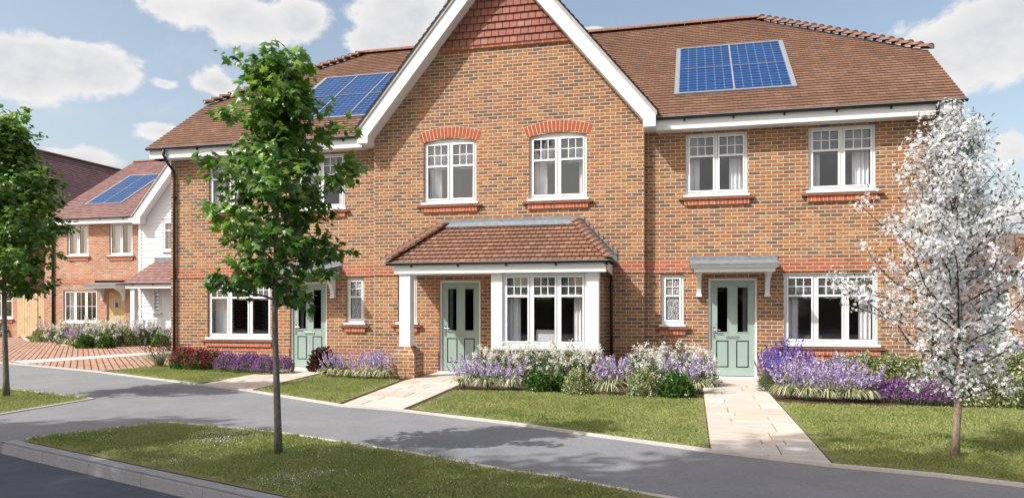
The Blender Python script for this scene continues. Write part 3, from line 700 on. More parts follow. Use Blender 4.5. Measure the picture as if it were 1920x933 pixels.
pr=((c[0][0]+c[3][0])/2,(c[1][0]+c[2][0])/2,(c[2][1]+c[3][1])/2,(c[0][1]+c[1][1])/2)
solar((pr[0],pr[1]),(pr[2],pr[3]),0,0)
solar((-10.1,-7.1),(pr[2],pr[3]),0,0,cols=3)
# porch: hipped lean-to roof over post and bay
PX0,PX1,PY=-6.263,-1.541,-1.5;PZ=2.40;TX0,TX1,TZ=-5.36,-2.45,3.32
pf=MB();d=Vector((0,GY-PY,TZ-PZ));L=d.length
slope(pf,(0,PY,PZ),(1,0,0),d,L,lambda s:(PX0+(TX0-PX0)*s/L,PX1+(TX1-PX1)*s/L),g=.155,t=.034)
for s,xe,xt in ((1,PX1,TX1),(-1,PX0,TX0)):
    dv=Vector((xt-xe,0,TZ-PZ));Ls=dv.length
    if s>0: slope(pf,(xe,PY,PZ),(0,1,0),dv,Ls,lambda q:((GY-PY)*q/Ls,(GY-PY)),g=.155,t=.034)
    else: slope(pf,(xe,PY,PZ),(0,-1,0),dv,Ls,lambda q:(-(GY-PY),-(GY-PY)*q/Ls),g=.155,t=.034)
proof=pf.build('porch_roof',M['tilep'],T)
MB().poly([(PX0,PY,PZ-.015),(PX1,PY,PZ-.015),(TX1,GY,TZ-.015),(TX0,GY,TZ-.015)]).build('roof_underlay',M['dark'],proof)
for xe,xt in ((PX1,TX1),(PX0,TX0)): bonnets('hip_tiles',(xe,PY,PZ+.02),(xt,GY+.0,TZ+.02),proof,seg=.165,r=.13,lift=.045,rise=.055)
fl=MB();fl.box(TX0-.02,TX1+.02,GY-.03,GY-.004,TZ-.02,TZ+.13)
i0=len(fl.v);fl.prism([(TX0-.02,GY-.16,TZ-.06),(TX1+.02,GY-.16,TZ-.06),(TX1+.02,GY-.02,TZ+.045),(TX0-.02,GY-.02,TZ+.045)],(0,.0,.012))
for xe,xt,s in ((PX1,TX1,1),(PX0,TX0,-1)):      # stepped flashing up each side
    k=9
    for i in range(k):
        f0=i/k;f1=(i+1)/k;za=PZ+(TZ-PZ)*f0;x_a=xe+(xt-xe)*f0;x_b=xe+(xt-xe)*f1
        fl.box(min(x_a,x_b)-(.0 if s<0 else .0)-.0,max(x_a,x_b)+.0,GY-.02-.001*i,GY-.004,za-.03,min(za+.31,TZ+.13))
fl.build('lead_flashing',M['lead'],proof)
b=MB();b.box(PX0+.18,PX1-.10,PY+.06,PY+.09,2.185,2.385);b.box(PX0+.18,PX0+.21,PY+.09,GY,2.185,2.385);b.box(PX1-.13,PX1-.10,PY+.09,GY,2.185,2.385)
b.box(PX0+.21,PX1-.13,PY+.09,GY,2.205,2.235);b.build('porch_fascia',M['white'],T,bevel=.004)
gutter('porch_gutter',PX0+.02,PX1+.02,PY+.06,2.41,T,r=.05,bs=.55,brk=1.02)
MB().box(PX0+.05,PX1-.0,PY-.01,PY+.06,2.408,2.43).build('tilt_fillet',M['white'],T)
# post on brick pier
px0,px1=-5.985,-5.745;py0,py1=-1.40,-1.16
p=MB();p.box(px0,px1,py0,py1,.66,2.2);p.box(px0-.004,px1+.004,py0-.004,py1+.004,1.95,1.952);p.build('porch_post',M['white'],T,bevel=.012)
q=MB();a0,a1,c0,c1=-6.15,-5.60,-1.52,-.98
q.box(a0,a1,c0,c1,-.05,.50)
bt=[(a0,c0,.50),(a1,c0,.50),(a1,c1,.50),(a0,c1,.50)];tp=[(px0-.02,py0-.02,.675),(px1+.02,py0-.02,.675),(px1+.02,py1+.02,.675),(px0-.02,py1+.02,.675)]
for k in range(4): q.quad(bt[k],bt[(k+1)%4],tp[(k+1)%4],tp[k])
q.poly(tp);q.build('brick_pier',M['brick'],T)
# bay window
by=-1.30
m=MB();m.box(BX[0]+.01,BX[1]-.01,by+.02,by+.2,-.05,.64);m.box(BX[0]+.01,BX[0]+.2,by+.2,GY,-.05,2.2);m.box(BX[1]-.2,BX[1]-.01,by+.2,GY,-.05,2.2);m.build('bay_wall',M['brick'],T)
MB().box(BX[0]+.005,BX[1]-.005,by+.005,by+.04,.42,.495).build('plinth',M['red'],T)
for (a,b) in ((BX[0],BX[0]+.235),(BX[1]-.24,BX[1])):
    MB().box(a,b,by-.02,by+.19,.655,2.19).build('bay_post',M['white'],T,bevel=.006)
MB().box(BX[0]-.0,BX[1]+.04,by-.05,by+.2,.615,.653).build('bay_sill',M['concrete'],T,bevel=.006)
bw=window(T,BX[0]+.237,BX[1]-.242,.655,2.18,by+.02,3,.30,curt=(.27,.24),bricksill=False,rec=.02,cd=.25)
m=MB();m.box(BX[0]+.2,BX[1]-.2,by+.21,GY,.3,.33);m.build('bay_floor',M['inner'],T)
downpipe([(-1.66,-1.43,2.36),(-1.66,-1.30,2.2),(-1.66,-.40,2.16),(-1.66,-.26,2.05),(-1.66,-.255,1.9),(-1.66,-.255,.02)],T,GY,(1.9,1.1,.4),r=.03)
# a few things seen through the glass
def tag2(o,l,c): return tag(o,l,c)
m=MB();m.lathe((-2.95,-.55,.33),[(.0,0),(.22,.0),(.25,.06),(.05,.10)],16);m.box(-3.18,-2.72,-.78,-.72,.70,1.02);m.box(-3.18,-2.72,-.76,-.35,.62,.72)
m.build('seat',M['curtain'],thing('armchair','white low armchair behind the middle pane of the bay window','armchair',(-2.95,-.55,.33)),bevel=.03)
m=MB();m.box(2.35,2.75,1.2,1.55,.45,.9);o=m.build('seat',M['curtain'],thing('sofa','pale sofa seen dimly through the right ground floor window','sofa',(2.5,1.4,0)),bevel=.08)
m=MB();m.box(1.7,3.6,2.9,3.5,0,.92);m.box(1.7,3.6,3.1,3.5,1.45,2.1);m.box(1.7,3.6,2.88,3.52,.92,.96,1);m.build('kitchen_unit',[M['inner'],M['curtain']],T)
# ================================================================ house 2 (left background)
HY=11.4
H=thing('detached_house','pink-orange brick house with white weatherboard gable wing, cream plank door and purple-brown roof','house',(-24,HY,0))
hx0,hx1=-28.55,-23.25
def wx(u,v,y=HY): return wall_at(u,v,y)
f=lambda u:wx(u,400)[0];fz=lambda v,u=180:wx(u,v)[1]
w1=(f(126),f(166),fz(481,145),fz(420,145));w2=(f(205),f(249),fz(480,227),fz(418,227));w3=(f(119),f(182),fz(606,150),fz(544,150));w4=(f(251),f(265)+.02,fz(590,258),fz(541,258))
dd=(f(200),f(234),2.18)
print('h2',w1,w2,w3,dd)
m=MB();gx=f(266)
m.panel([(hx0,-.1),(dd[0],-.1),(dd[0],dd[2]),(dd[1],dd[2]),(dd[1],-.1),(gx,-.1),(gx,5.35),(hx0,5.35)],[rect(*w) for w in (w1,w2,w3)],HY,HY+.25);m.build('wall',M['brick2'],H,fix=True)
MB().box(hx0,hx0+.25,HY+.25,HY+5,-.1,5.35).build('wall',M['brick2'],H)
m=MB();z=fz(527);m.box(f(104),gx,HY-.02,HY+.02,z-.11,z+.11);m.build('brick_band',M['red'],H)
for w in (w1,w2): window(H,*w,HY,2,.3,cols=1,rows=1,curt=(.45,.45),blind=False,grid_all=True,cd=.3)
window(H,*w3,HY,3,.3,cols=2,rows=2,curt=(.5,0),blind=False,grid_all=True)
window(H,w4[0],w4[1],w4[2],w4[3],HY-.06,1,.3,cols=1,rows=1,glass='frost',curt=(0,0),blind=False,grid_all=True)
door(H,*dd,HY,mat='oak',style='plank',hinge='l')
canopy(H,f(182),f(238),2.32,HY,.7,bracket=(.35,.12),bh=.5)
# rear interior
m=MB();m.box(hx0+.25,-19,HY+3,HY+3.1,0,5.3);m.box(hx0+.25,-19,HY+.4,HY+3,2.45,2.6);m.build('interior_wall',M['inner'],H)
# white gable wing
qa=wx(248,404,HY-.5);qb=wx(317,304,HY-.5);bs=(qb[1]-qa[1])/(qb[0]-qa[0]);bc=wx(368,300,HY-.5)[0];ba=qa[1]+bs*(bc-qa[0])-.05
bfx0=f(266);bfx1=2*bc-bfx0;print('bs',bs,'bc',bc,'ba',ba)
gyy=HY-.1
m=MB();hg=lambda x:ba-bs*abs(x-bc)-.3
sw=(f(310),f(310)+1.1,fz(473,310),fz(415,310))
m.panel([(bfx0,-.1),(bfx1,-.1),(bfx1,hg(bfx1)),(bc,ba-.45),(bfx0,hg(bfx0))],[rect(*sw)],gyy,gyy+.2);m.build('wall',M['board'],H,fix=True)
m=MB();z=.35
while z<ba-.7:
    half=min((bfx1-bfx0)/2,(ba-.5-z)/bs)
    a,b=bc-half,bc+half
    segs=[(a,b)] if not(z+.15>sw[2]-.02 and z<sw[3]+.02) else [(a,sw[0]-.03),(sw[1]+.03,b)]
    for a_,b_ in segs:
        if b_>a_: m.prism([(a_,gyy-.032,z),(a_,gyy-.002,z),(a_,gyy-.002,z+.152),(a_,gyy-.010,z+.152)],(b_-a_,0,0))
    z+=.15
m.build('weatherboard',M['board'],H,fix=True)
MB().box(bfx0-.05,bfx0+.07,gyy-.045,gyy+.0,.3,5.3).build('corner_board',M['white'],H)
window(H,*sw,gyy-.06,2,.3,cols=1,rows=1,curt=(.1,.1),blind=False,bricksill=False)
for s in (-1,1):
    hw_=bc-qa[0];zz=lambda d:ba-bs*d
    m=MB();m.prism([(bc+s*a,gyy-.42,b) for a,b in ((hw_,zz(hw_)),(0,ba),(0,ba-.5),(hw_-.4,zz(hw_-.4)-.5),(hw_-.4,zz(hw_)-.30),(hw_,zz(hw_)-.30))],(0,.38,0));o=m.build('bargeboard',M['white'],H,fix=True)
    m=MB();m.prism([(bc+s*a,gyy-.46,b) for a,b in ((hw_+.04,zz(hw_+.04)),(0,ba),(0,ba+.08),(hw_+.04,zz(hw_+.04)+.08))],(0,.5,0));m.build('verge',M['concrete'],o,fix=True)
    rr_=MB();hv=Vector((-s,0,bs));Lg=(hw_+.04)*math.hypot(1,bs)
    slope(rr_,(bc+s*(hw_+.04),0,zz(hw_+.04)+.09),(0,s,0),hv,Lg,(lambda q:(gyy-.46,gyy+4.5)) if s>0 else (lambda q:(-(gyy+4.5),-(gyy-.46))));rr_.build('roof',M['tile2'],H)
# main roof of house 2: eave to ridge, hipped at the left
he=5.42;hp=.65;hrun=5.6;hr=he+hp*hrun;hxl=-28.3;hxi=-28.3;hey=HY-.4
r2=MB();L=hrun*math.hypot(1,hp)
sg=.17*4;v2=Vector((0,1,hp)).normalized()
slope(r2,(0,hey,he),(1,0,0),(0,1,hp),sg,lambda s:(hxl,gx-.12),g=.17)
slope(r2,Vector((0,hey,he))+v2*sg,(1,0,0),(0,1,hp),L-sg,lambda s:(hxl,bc),g=.17)
slope(r2,(0,hey+2*hrun,he),(-1,0,0),(0,-1,hp),L,lambda s:(-bc,-(hxl+(hxi-hxl)*s/L)),g=.17)
MB().prism([(hxl+.1,hey+.2,5.3),(hxl+.1,hey+2*hrun-.2,5.3),(hxl+.1,hey+hrun,hr-.1)],(.2,0,0)).build('wall',M['brick2'],H,fix=True)
roof2=r2.build('roof',M['tile2'],H)
ridge('ridge_tiles',(hxi,hey+hrun,hr),(bc,hey+hrun,hr),roof2,r=.1)
m=MB();m.box(hxl+.05,gx-.1,hey+.05,hey+.08,5.17,5.38);m.box(hxl+.05,gx-.1,hey+.08,HY,5.17,5.2);m.build('fascia',M['white'],H)
gutter('gutter',hxl,gx-.45,hey+.05,5.42,H,bs=.7,brk=1.2)
downpipe([(f(101),hey+.0,5.38),(f(101),hey+.1,5.2),(f(101),HY-.06,5.0),(f(101),HY-.055,.02)],H,HY,(4,2.4,1),r=.05)
n2=Vector((1,0,0)).cross(Vector((0,1,hp)).normalized())
def rp2(u,v):
    p=plane_at(u,v,(0,hey,he),n2);return p.x,(p.y-hey)*math.hypot(1,hp)
q_=[rp2(155,385),rp2(238,382),rp2(298,328),rp2(247,330)];print('PV2',q_)
solar(((q_[0][0]+q_[3][0])/2,(q_[1][0]+q_[2][0])/2),((q_[0][1]+q_[1][1])/2,(q_[2][1]+q_[3][1])/2),0,0,cols=2,par=roof2,P0=(0,hey,he),mm=hp,n_up=7.)
# little porch on the white wing
pa,pb=f(263),f(263)+3.4;pyy=gyy-.95;pz0=fz(532,290);pz1=fz(497,290)+.15
m=MB();dv=Vector((0,.9,pz1-pz0));L=dv.length
slope(m,(0,pyy,pz0),(1,0,0),dv,L,lambda s:(pa+.9*s/L,pb-.9*s/L),g=.17)
dv2=Vector((.9,0,pz1-pz0));L2=dv2.length;slope(m,(pa,pyy,pz0),(0,-1,0),dv2,L2,lambda s:(-.9,-.9*s/L2),g=.17)
pr2=m.build('porch_roof',M['tile2'],H);MB().box(pa+.85,pb-.85,gyy-.06,gyy-.033,pz1-.05,pz1+.16).build('lead_flashing',M['lead'],pr2)
m=MB();m.box(pa+.1,pb-.1,pyy+.05,pyy+.08,pz0-.22,pz0-.02);m.box(pa+.1,pa+.13,pyy+.08,gyy-.03,pz0-.22,pz0-.02);m.build('porch_fascia',M['white'],H)
gutter('porch_gutter',pa,pb,pyy+.05,pz0,H,r=.05)
xp=f(287)-.35
MB().box(xp,xp+.2,pyy+.12,pyy+.32,.4,pz0-.2).build('porch_post',M['white'],H)
MB().box(xp-.1,xp+.32,pyy+.02,pyy+.44,-.1,.42).build('brick_pier',M['brick2'],H)
window(H,f(291),f(306),fz(588,298),fz(541,298),gyy-.09,1,.3,cols=1,rows=1,glass='frost',curt=(0,0),blind=False,grid_all=True,bricksill=False)
MB().box(bfx0,bfx1,gyy-.04,gyy-.03,-.1,.34).build('plinth',M['brick2'],H)
# ================================================================ house 3 and fence between
h3y=13.5;h3x=-32.35
H3=thing('gabled_house','dark purple-roofed brick house at the far left, end gable behind the left maple','house',(-37,h3y,0))
a3=10.6;w3h=4.6
m=MB();m.panel([(-37-w3h,-.1),(h3x,-.1),(h3x,5.5),(-37,a3-.3),(-37-w3h,5.5)],[rect(h3x-1.75,h3x-.35,.9,2.2)],h3y,h3y+.25);m.build('wall',M['brick2'],H3,fix=True)
window(H3,h3x-1.75,h3x-.35,.9,2.2,h3y,2,.3,cols=1,rows=1,curt=(.2,.2),blind=False)
MB().box(h3x-.25,h3x,h3y+.25,h3y+12,-.1,5.5).build('wall',M['brick_shade'],H3)
m=MB();s3=(a3-5.35)/(w3h+.4)
for s in (1,-1):
    slope(m,(-37+s*(w3h+.4),0,5.35),(0,s,0),(-s,0,s3),(w3h+.4)*math.hypot(1,s3),(lambda q:(h3y-.4,h3y+12)) if s>0 else (lambda q:(-(h3y+12),-(h3y-.4))),g=.2)
r3=m.build('roof',M['tile3'],H3);ridge('ridge_tiles',(-37,h3y-.4,a3),(-37,h3y+12,a3),r3)
for s in (1,-1): MB().prism([(-37+s*a,h3y-.4,b) for a,b in ((w3h+.4,5.3),(0,a3-.05),(0,a3-.4),(w3h+.4,4.95))],(0,.1,0)).build('bargeboard',M['white'],H3,fix=True)
MB().box(h3x+.3,h3x+.33,h3y-.3,h3y+12,5.1,5.35).build('fascia',M['white'],H3)
m=MB();m.box(h3x+.02,h3x+.05,h3y,h3y+12,2.25,2.45);m.build('brick_band',M['red'],H3)
fy=13.42
fa,fb=h3x+.03,wall_at(67,560,fy)[0];fc=wall_at(92,560,fy)[0];print('fence',fa,fb,fc)
FN=thing('timber_fence','pale vertical-board timber fence between the two left background houses','fence',(fa,fy,0))
m=MB();x=fa
while x<fb-.01: m.box(x,min(x+.135,fb),fy,fy+.03,.05,2.22);x+=.15
m.build('fence_panel',M['fence'],FN);m=MB();m.box(fa,fb,fy+.03,fy+.08,.3,.42);m.box(fa,fb,fy+.03,fy+.08,1.7,1.82);m.box(fa,fb,fy-.02,fy+.06,2.22,2.27);m.build('rail',M['fence'],FN)
FG=thing('timber_gate','pale boarded garden gate at the right end of the timber fence','gate',(fb,fy,0))
m=MB();m.box(fb+.03,fb+.13,fy-.03,fy+.05,0,2.25);m.box(fc-.1,fc+.9,fy-.03,fy+.05,0,2.25);m.build('gate_post',M['fence'],FG)
m=MB();x=fb+.17
while x<fc-.12: m.box(x,min(x+.1,fc-.11),fy-.01,fy+.02,.06,2.1);x+=.12
m.box(fb+.17,fc-.11,fy+.02,fy+.05,1.8,1.92);m.box(fb+.15,fc-.1,fy-.02,fy+.02,2.1,2.2);m.build('gate_panel',M['fence'],FG)
MB().box(fb+.2,fb+.3,fy-.05,fy-.01,1.0,1.06).build('latch',M['black'],FG)
# ================================================================ right background building
gy_=13.5;g0,g1=wall_at(1785,560,gy_)[0],wall_at(1785,560,gy_)[0]+10
RH=thing('brick_garage','low orange brick garage with a pale green door behind the blossom tree','garage',(g0,gy_,0))
zt_=wall_at(1880,508,gy_)[1];d0,d1=wall_at(1838,600,gy_)[0],wall_at(1893,600,gy_)[0];zd=wall_at(1870,575,gy_)[1]
print('garage',g0,zt_,d0,d1,zd)
m=MB();m.panel([(g0,-.1),(d0,-.1),(d0,zd+.5),(d1,zd+.5),(d1,-.1),(g1,-.1),(g1,zt_),(g0,zt_)],[],gy_,gy_+.25);m.build('wall',M['brick2'],RH,fix=True)
MB().box(g0,g0+.25,gy_+.25,gy_+5,-.1,zt_).build('wall',M['brick2'],RH)
MB().box(g0-.05,g1,gy_-.03,gy_,zt_-.25,zt_-.1).build('brick_band',M['red'],RH)
m=MB();slope(m,(0,gy_-.3,zt_),(1,0,0),(0,1,.55),3.2,lambda s:(g0-.3,g1),g=.2);slope(m,(0,gy_+5.3,zt_),(-1,0,0),(0,-1,.55),3.2,lambda s:(-g1,-(g0-.3)),g=.2);m.build('roof',M['tile'],RH)
m=MB();
for k in range(9): m.box(d0+.07,d1-.07,gy_+.05,gy_+.08,.02+k*(zd+.4)/9,.02+(k+1)*(zd+.4)/9-.015)
m.build('door',M['green'],RH);m=MB();m.box(d0,d0+.07,gy_+.0,gy_+.1,0,zd+.5);m.box(d1-.07,d1,gy_,gy_+.1,0,zd+.5);m.box(d0+.07,d1-.07,gy_,gy_+.1,zd+.42,zd+.5);m.build('door_frame',M['white'],RH)
# ================================================================ ground
def flat(name,pts,z,mat,h=None,label=None):
    m=MB();P=[(p[0],p[1],z) for p in pts]
    ar=sum(P[i][0]*P[(i+1)%len(P)][1]-P[(i+1)%len(P)][0]*P[i][1] for i in range(len(P)))
    if ar<0:P=P[::-1]
    tri=tessellate_polygon([[Vector(p) for p in P]])
    i=len(m.v);m.v+=P
    for t in tri: m.f.append(tuple(t));m.m.append(0);m.uv.append(None)
    me=m.build(name,mat,None,fix=False)
    for pl in me.data.polygons:
        if pl.normal.z<0: pl.flip()
    if h:
        b=MB();n=len(P)
        for k in range(n): b.quad(P[k],P[(k+1)%n],(P[(k+1)%n][0],P[(k+1)%n][1],z-h),(P[k][0],P[k][1],z-h))
    return structure(me,label)
px=lambda *a,z=0.:[ground_at(u,v,z) for u,v in a]
flat('ground',[(-400,-300),(400,-300),(400,500),(-400,500)],-.14,M['field'])
k0=Vector(px((5,828))[0]);k1=Vector(px((480,933))[0]);kd=(k1-k0).normalized();kn=Vector((-kd.y,kd.x))
KA=k0;KB=k0+kd*26
flat('road',[(-60,-60),(60,-60),(60,-9),(-8,5),(-60,20)],-.125,M['road'])
# raised footpath slab behind the kerb line
KW=.13
fp=[tuple(KA+kn*0),tuple(KB+kn*0),(60,-19),(60,4),(-60,25),(-60,3)]
lft=(KA-kd*0.02);far_left=[(-60,3)]
cL=px((-60,808))[0]
slab=[tuple(KA),tuple(KB),(60,KB[1]+6),(60,40),(-60,60),(-60,0),cL]
flat('footpath',slab,0.,M['asphalt'])
m=MB()
for a,b in ((slab[0],cL),(cL,(-60,0))): m.quad((a[0],a[1],0),(b[0],b[1],0),(b[0],b[1],-.13),(a[0],a[1],-.13))
structure(m.build('footpath_edge',M['asphalt'],None))
# kerb stones
m=MB();L=.915;n=26
for i in range(n):
    a=KA+kd*(i*L+.003);b=KA+kd*((i+1)*L-.003);w=kn*KW;c=.018
    o=[(a,0),(a+w,0)]
    def P(p,z): return (p.x,p.y,z)
    fi=-kn*.012
    ring=lambda p:[P(p+fi,-.13),P(p,-.025),P(p+kn*c,.002),P(p+w,.004),P(p+w,-.13)]
    r0=ring(a);r1=ring(b)
    for k in range(4): m.quad(r0[k],r1[k],r1[k+1],r0[k+1])
    m.poly(r0[::-1]);m.poly(r1)
kb=structure(m.build('kerb',M['kerb'],None,fix=True))
m=MB();a=KA;b=Vector(cL);dd_=(b-a).normalized();nn=Vector((dd_.y,-dd_.x))
if nn.dot(kd)<0: nn=-nn
m.prism([(a.x,a.y,-.13),(b.x,b.y,-.13),(b.x+nn.x*.1,b.y+nn.y*.1,-.13),(a.x+nn.x*.1,a.y+nn.y*.1,-.13)],(0,0,.13))
def edging(pts,z=.0,w=.05,h=.012,name='edging'):
    m=MB()
    for a,b in zip(pts,pts[1:]):
        a=Vector(a);b=Vector(b);d=(b-a).normalized();n=Vector((-d.y,d.x))*w/2
        m.prism([(q.x,q.y,z-.02) for q in (a-n,b-n,b+n,a+n)],(0,0,.02+h))
    return structure(m.build(name,M['edging'],None,fix=True))
far=px((-200,655),(0,680),(182,697),(370,721),(460,732),(640,761),(760,771),(960,795),(1100,815),(1335,847),(1557,874),(1760,893),(1920,912),(2300,950))
soil=far+[(40,far[-1][1]),(40,50),(-60,50),(-60,far[0][1])]
flat('garden_soil',soil,.006,M['soil'])
edging(far,.02,.05,.010)
PRX=(.185,1.285)
def grass_on(poly,dens,hmin,hmax,name,seed,clover=.0,wid=.0045,parts=1,bare=.35):
    r=np.random.default_rng(seed);P=np.array(poly);lo=P.min(0);hi=P.max(0);n=int((hi-lo).prod()*dens)
    q=lo+r.random((n,2))*(hi-lo);ins=np.zeros(n,bool);j=len(P)-1
    ed=np.full(n,9.)
    for i in range(len(P)):
        xi,yi=P[i];xj,yj=P[j]
        with np.errstate(divide='ignore',invalid='ignore'):
            ins^=((yi>q[:,1])!=(yj>q[:,1]))&(q[:,0]<(xj-xi)*(q[:,1]-yi)/(yj-yi)+xi)
        a=P[j];b=P[i];ab=b-a;t=np.clip(((q-a)@ab)/(ab@ab),0,1);ed=np.minimum(ed,np.linalg.norm(q-(a+t[:,None]*ab),axis=1));j=i
    keep=ins
    def field(s,o):
        return sum(np.sin(q[:,0]*s*math.cos(a)+q[:,1]*s*math.sin(a)+o*a+np.sin(q[:,1]*s*.7+a)*1.3) for a in (0.3,1.4,2.5,3.9,5.1))/5*.5+.5
    f=field(5.,3.);f2=field(19.,7.);f3=field(2.2,1.)
    dens_p=np.clip(.35+1.3*f2*.6+f*.4-.25*(ed<.12)*(r.random(n)+bare),.05,1)
    dens_p=dens_p*np.clip(ed/.16*(.25+1.2*f2),.12,1)
    keep&=r.random(n)<dens_p
    ed=ed[keep];q=q[keep];f=f[keep];f2=f2[keep];f3=f3[keep];n=len(q)
    hh=(hmin+(hmax-hmin)*r.random(n))*(.55+.9*f2)
    az=r.random(n)*2*PI;lean=.35+1.3*r.random(n)
    d=np.stack([np.cos(az)*lean,np.sin(az)*lean,np.ones(n)],1);nr=np.stack([np.sin(az)+.01,-np.cos(az),np.zeros(n)],1)
    m3=frames_dir(d,nr)
    pos=np.stack([q[:,0],q[:,1],np.full(n,.018)],1)
    var=np.clip(.2*f+.25*f3+.65*r.random(n)-.02+.1*(ed<.2),0,1)
    tv=[(-wid,0,0),(wid,0,0),(wid*.7,.6,.0),(0,1,.12),(-wid*.7,.6,.0)]
    tv=np.array(tv);V=tv.copy();V[:,1]*=1
    # scale only along the blade: bake the width by dividing
    V[:,0]/=(hmin+hmax)/2
    o=cloud_mesh(name,V,[(0,1,2,3,4)],pos,m3,hh,var,M['grass'])
    o['kind']='stuff'
    if clover>0:
        nc=int(n*clover);i=r.choice(n,nc,p=(np.exp(f*7)/np.exp(f*7).sum()));cp_=pos[i]+np.stack([r.normal(0,.02,nc),r.normal(0,.02,nc),.018+.02*r.random(nc)],1)
        nz=np.stack([r.normal(0,.4,nc),r.normal(0,.4,nc),np.ones(nc)],1)
        star=[(math.cos(k*PI/3)*(1. if k%2 else .6),math.sin(k*PI/3)*(1. if k%2 else .6),0) for k in range(6)]
        c=cloud_mesh('clover_flowers',star,[tuple(range(6))],cp_,frames(nz,r.random(nc)*6),.003+.003*r.random(nc),r.random(nc),M['clover']);c['kind']='stuff'
    return o
lawnA=px((203,697),(370,719),(452,707),(500,699),(520,690),(290,686))
pathA=[(-9.50,-.10),(-8.22,-.10)]+[px((473,733))[0],px((372,722))[0]]
lawnB=[px((478,732))[0],px((633,758))[0],px((752,713))[0],px((735,708))[0],px((602,704))[0],px((560,712))[0]]
pathM=[(-5.75,GY-.02),(-4.28,GY-.02),px((848,731))[0],px((765,771))[0],px((645,761))[0],px((757,714))[0]]
lawnC=px((770,768),(960,792),(1100,812),(1331,845))+[(PRX[0]-.01,far[9][1]+.02),(PRX[0]-.01,-3.5)]+px((1180,743),(1000,735),(850,733))

pathR=[(PRX[0],-.08),(PRX[1],-.08),(PRX[1],far[10][1]+.03),(PRX[0],far[9][1]+.03)]
lawnD=[(PRX[1]+.01,far[10][1]),(PRX[1]+.01,-3.55)][::-1]+px((1560,871),(1760,890),(1920,909),(2150,930),(2150,775),(1920,768),(1700,764),(1560,760),(1480,757))
verge=px((60,822),(315,793),(520,812),(780,852),(960,885),(1050,897),(1200,926),(1330,948),(1700,1010))
vin=[tuple(Vector(p)) for p in verge]
ve=KA+kn*(KW+.01)
def online(s): return tuple(ve+kd*s)
vergeP=[online(.15)]+vin+[tuple(ve+kd*16.)]
grassL=px((-220,700),(0,728),(175,747),(0,776),(-220,810))
for i,(nm,pl,dn,cl,sd,hm) in enumerate([('lawn',lawnA,2600,.004,1,(.02,.045)),('lawn',lawnB,3000,.004,2,(.02,.045)),('lawn',lawnC,3400,.006,3,(.02,.042)),('lawn',lawnD,3400,.008,4,(.02,.045)),('verge_lawn',vergeP,7500,.05,5,(.018,.042)),('verge_lawn',grassL,3000,.005,6,(.02,.045))]):
    flat(nm,pl,.014 if nm=='lawn' else .010,M['lawnbase'])
    if nm=='verge_lawn' and i==4:
        pl=[p for p in pl];pl=[online(.2)]+vin[:7]+[tuple(ve+kd*7.5)]
    if i==5: pl=px((-60,722),(0,728),(175,747),(0,776),(-60,790))
    if i==3: pl=[(PRX[1]+.02,-3.6),(PRX[1]+.02,far[10][1]+.03)]+px((1560,871),(1760,890),(1960,914),(1960,769),(1700,764),(1560,760),(1470,757))
    grass_on(pl,dn,*hm,'grass',sd,cl)
edging(px((50,823),(315,792),(520,811),(780,851),(960,884),(1050,896),(1200,925),(1330,947),(1700,1009)),.004,.05)
edging([px((0,777))[0],px((175,747.5))[0],px((0,728))[0],px((-220,700))[0]],.004,.05);edging(px((0,777),(-220,811)),.004,.05)
flat('lawn',[(5.9,-3.2),(40,-5.5),(40,13.3),(5.9,13.3)],.012,M['lawnbase'])
# stone flag paths: laid flags with ochre joints
def flags(name,poly,rows,label,seed):
    """poly: left edge xl(y), right edge xr(y) interpolated; rows of flags between y0 and y1"""
    r=random.Random(seed);xl,xr,y0,y1=poly
    base=[(xl(y0),y0),(xr(y0),y0),(xr((y0+y1)/2),(y0+y1)/2),(xr(y1),y1),(xl(y1),y1),(xl((y0+y1)/2),(y0+y1)/2)]
    CLIP.append(flat('path_joint_bed',base,.012,M['joint']))
    m=MB();vs=[];y=y0
    while y>y1+.05:
        h=r.choice([.28,.42,.56,.7]);yn=max(y-h,y1)
        cuts=[0]+sorted({r.choice([.28,.35,.5,.62,.72]) for _ in range(r.choice([1,1,2]))})+[1]
        cuts=[c for i,c in enumerate(cuts) if i==0 or c-cuts[i-1]>.15 or c==1]
        for a,b in zip(cuts,cuts[1:]):
            g=.009;X=lambda t,yy:xl(yy)+(xr(yy)-xl(yy))*t
            z=.020+r.random()*.003;ia=X(a,y)+g;ib=X(b,y)-g;ja=X(a,yn)+g;jb=X(b,yn)-g
            n0=len(m.f);m.prism([(ja,yn+g*.25,z-.015),(jb,yn+g*.25,z-.015),(ib,y-g*.25,z-.015),(ia,y-g*.25,z-.015)],(0,0,.015));vs+=[r.random()]*8
        y=yn
    o=m.build(name,M['flag'],None,fix=True);CLIP.append(o);at=o.data.attributes.new('var','FLOAT','POINT');at.data.foreach_set('value',vs);structure(o,label);return o
CLIP=[]
def L2(p,q): return lambda y:p[0]+(q[0]-p[0])*(y-p[1])/(q[1]-p[1])
def cutline(y): return y
flags('stone_path',(lambda y:PRX[0],lambda y:PRX[1],-.08,-8.75),0,'buff sandstone path leading to the right front door',3)
flags('stone_path',(lambda y:-5.62 if y>-2 else L2((-5.62,-2.05),(-5.16,-5.64))(y),L2((-4.25,-3.2),(-4.06,-5.9)),GY-.05,-6.3),0,'buff sandstone path leading to the middle front door',5)
pa_=px((372,722))[0];pb_=px((470,733))[0]
flags('stone_path',(L2((-9.50,-.1),pa_),L2((-8.22,-.1),(pb_[0],pb_[1])),-.1,min(pa_[1],pb_[1])-.4),0,'buff sandstone path leading to the left front door',8)
